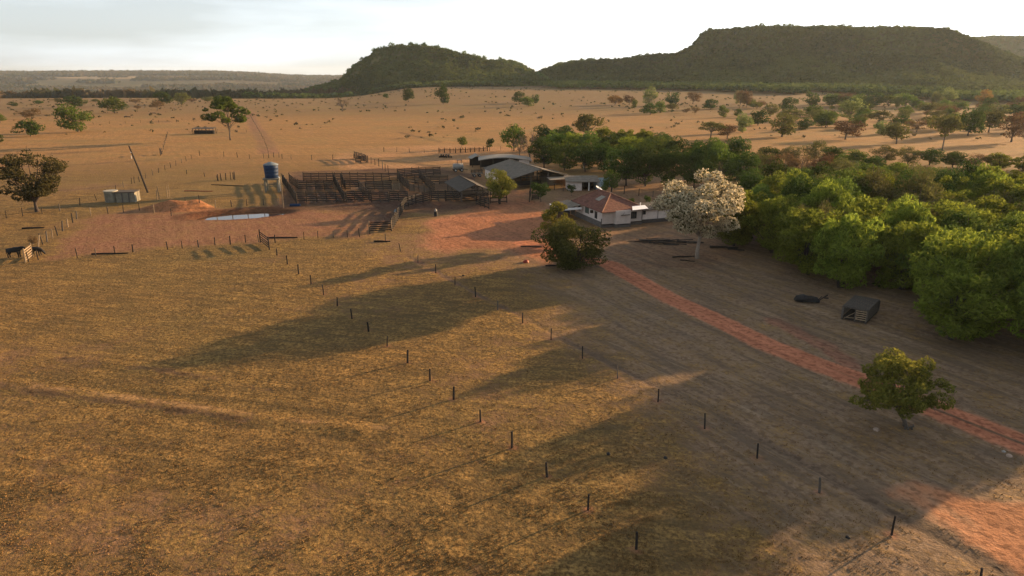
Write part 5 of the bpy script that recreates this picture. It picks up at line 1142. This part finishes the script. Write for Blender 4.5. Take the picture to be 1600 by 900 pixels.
def on_hill(HV, n, rs, zmin=0, imax=.99):
    a, b_ = HV.shape[:2]; u = rs.rand(n) * (a - 1.01); v = rs.rand(n) * (b_ - 1.01) * imax; i, j = u.astype(int), v.astype(int); fu, fv = (u - i)[:, None], (v - j)[:, None]
    p = HV[i, j] * (1 - fu) * (1 - fv) + HV[i + 1, j] * fu * (1 - fv) + HV[i, j + 1] * (1 - fu) * fv + HV[i + 1, j + 1] * fu * fv
    return p[p[:, 2] > zmin]
rs = np.random.RandomState(21)
p = on_hill(HV1, 12000, rs, -3, .8); h_ = rs.uniform(2.5, 6.5, len(p)) * (.7 + .6 * fbm(p[:, 0], p[:, 1], 60, 3, 7)); p[:, 2] -= .5
forest('hill_woodland', p, h_, h_ * rs.uniform(.45, .7, len(p)), 14, 'forest', 1)
p = on_hill(HV2, 30000, rs, -3, .75); h_ = rs.uniform(3, 7, len(p)) * (.7 + .6 * fbm(p[:, 0], p[:, 1], 90, 3, 8)); p[:, 2] -= .5
forest('mesa_woodland', p, h_, h_ * rs.uniform(.5, .75, len(p)), 11, 'forest', 2)
p = on_hill(HV3, 5000, rs, 0, .75); h_ = rs.uniform(5, 9, len(p)); forest('far_mesa_woodland', p, h_, h_ * .7, 8, 'forest', 3)
def belt(n, pxr, yr, dens, zoff=0):
    px_ = rs.uniform(*pxr, n); Y = rs.uniform(0, 1, n); lo, hi = yr(px_); Y = lo + (hi - lo) * Y; X = (px_ - 800) / 1131 * Y
    keep = dens(X, Y); X, Y = X[keep], Y[keep]; return np.stack([X, Y, terrain(X, Y) + zoff], 1)
for HV, nm, n_, sd_ in ((HV1, 'hill_crest_woodland', 70, 51), (HV2, 'mesa_crest_woodland', 170, 52)):
    k = rs.uniform(8, HV.shape[0] - 8, n_).astype(int); p = HV[k, rs.randint(37, 42, n_)].copy(); p[:, 0] += rs.uniform(-3, 3, n_); p[:, 2] -= .3; h_ = rs.uniform(5, 11, n_)
    forest(nm, p, h_, h_ * .5, 40, 'forest', sd_, (.3, .22))
# wood along the foot of both hills
p = belt(5200, (380, 1660), lambda q: (np.interp(q, [380, 520, 640, 830, 870, 1000, 1250, 1660], [900, 960, 985, 1000, 900, 880, 770, 640]), np.interp(q, [380, 520, 830, 1000, 1250, 1660], [1100, 1080, 1120, 1010, 900, 740])), lambda X, Y: fbm(X, Y, 60, 3, 15) > .36)
h_ = rs.uniform(4, 9, len(p)); forest('foothill_woodland', p, h_, h_ * .6, 22, 'forest', 4, (.45, .32))
# valley woodland at left
p = belt(52000, (-250, 560), lambda q: (1000 + 0 * q, 6200 + 0 * q), lambda X, Y: (fbm(X * .4, Y, 420, 4, 71) > .45) | ((Y > 4750) & (Y < 5900)) | ((Y < 1500) & (fbm(X, Y, 130, 3, 12) > .42)))
h_ = rs.uniform(6, 13, len(p)) * (1 + p[:, 1] / 12000); forest('valley_woodland', p, h_, h_ * .95, 6, 'valley', 5, (.7, .5))
# low scrub dotted over the far pasture
p = belt(4200, (0, 1620), lambda q: (300 + 0 * q, 1000 + 0 * q), lambda X, Y: (fbm(X, Y * .5, 50, 3, 16) > .42) & (rs.rand(len(X)) < .12 + .88 * (Y - 300) / 700))
h_ = rs.uniform(.4, 1.9, len(p)) ; forest('scrub', p, h_, h_ * .8, 8, 'valley', 6)
# dry grass tufts on the near ground
N_ = 85000; px_ = rs.uniform(-60, 1660, N_); py_ = 375 + (930 - 375) * rs.rand(N_) ** .8
D_ = np.stack([(px_ - 800) / F_PX, CP - (py_ - 450) / F_PX * SP, -SP - (py_ - 450) / F_PX * CP], 1); T_ = -CAM_H / D_[:, 2]; X, Y = D_[:, 0] * T_, D_[:, 1] * T_
c_, g_ = surface(X, Y); k_ = rs.rand(N_) < np.clip((g_ - .15) * 1.3, 0, 1) * np.clip((fbm(X, Y, 1.6, 4, 90) - .38) * 4, .12, 1); X, Y = X[k_], Y[k_]; n = len(X); Z = terrain(X, Y)
K = 3; C = np.repeat(np.stack([X, Y, Z], 1), K, 0); sz = np.repeat(rs.uniform(.03, .085, n), K) * rs.uniform(.7, 1.3, n * K); C[:, :2] += rs.normal(size=(n * K, 2)) * .07; C[:, 2] += sz * .4
D = np.stack([rs.normal(size=n * K) * .5, rs.normal(size=n * K) * .5, np.ones(n * K)], 1); Nn = rand_dir(rs, n * K); Nn[:, 2] *= .3
V, Fq = quads(C, D, Nn, sz, sz * 1.1); tag(link('dry_grass', np_mesh('dry_grass', V, Fq, LM['straw'])), kind='stuff')

# ------------------------------------------------------------------ haze: one closed box of even, thin air
haze = MB().box(-9000, 9000, -400, 15500, -320, 150)
hm = bpy.data.materials.new('haze_air'); hm.use_nodes = True; hn = hm.node_tree.nodes
for q in list(hn): hn.remove(q)
ho = hn.new('ShaderNodeOutputMaterial'); hv = hn.new('ShaderNodeVolumePrincipled'); hm.node_tree.links.new(hv.outputs[0], ho.inputs['Volume'])
hv.inputs['Color'].default_value = (.78, .90, 1.0, 1); hv.inputs['Density'].default_value = .000035; hv.inputs['Anisotropy'].default_value = .3
tag(haze.build('haze', hm), kind='stuff')
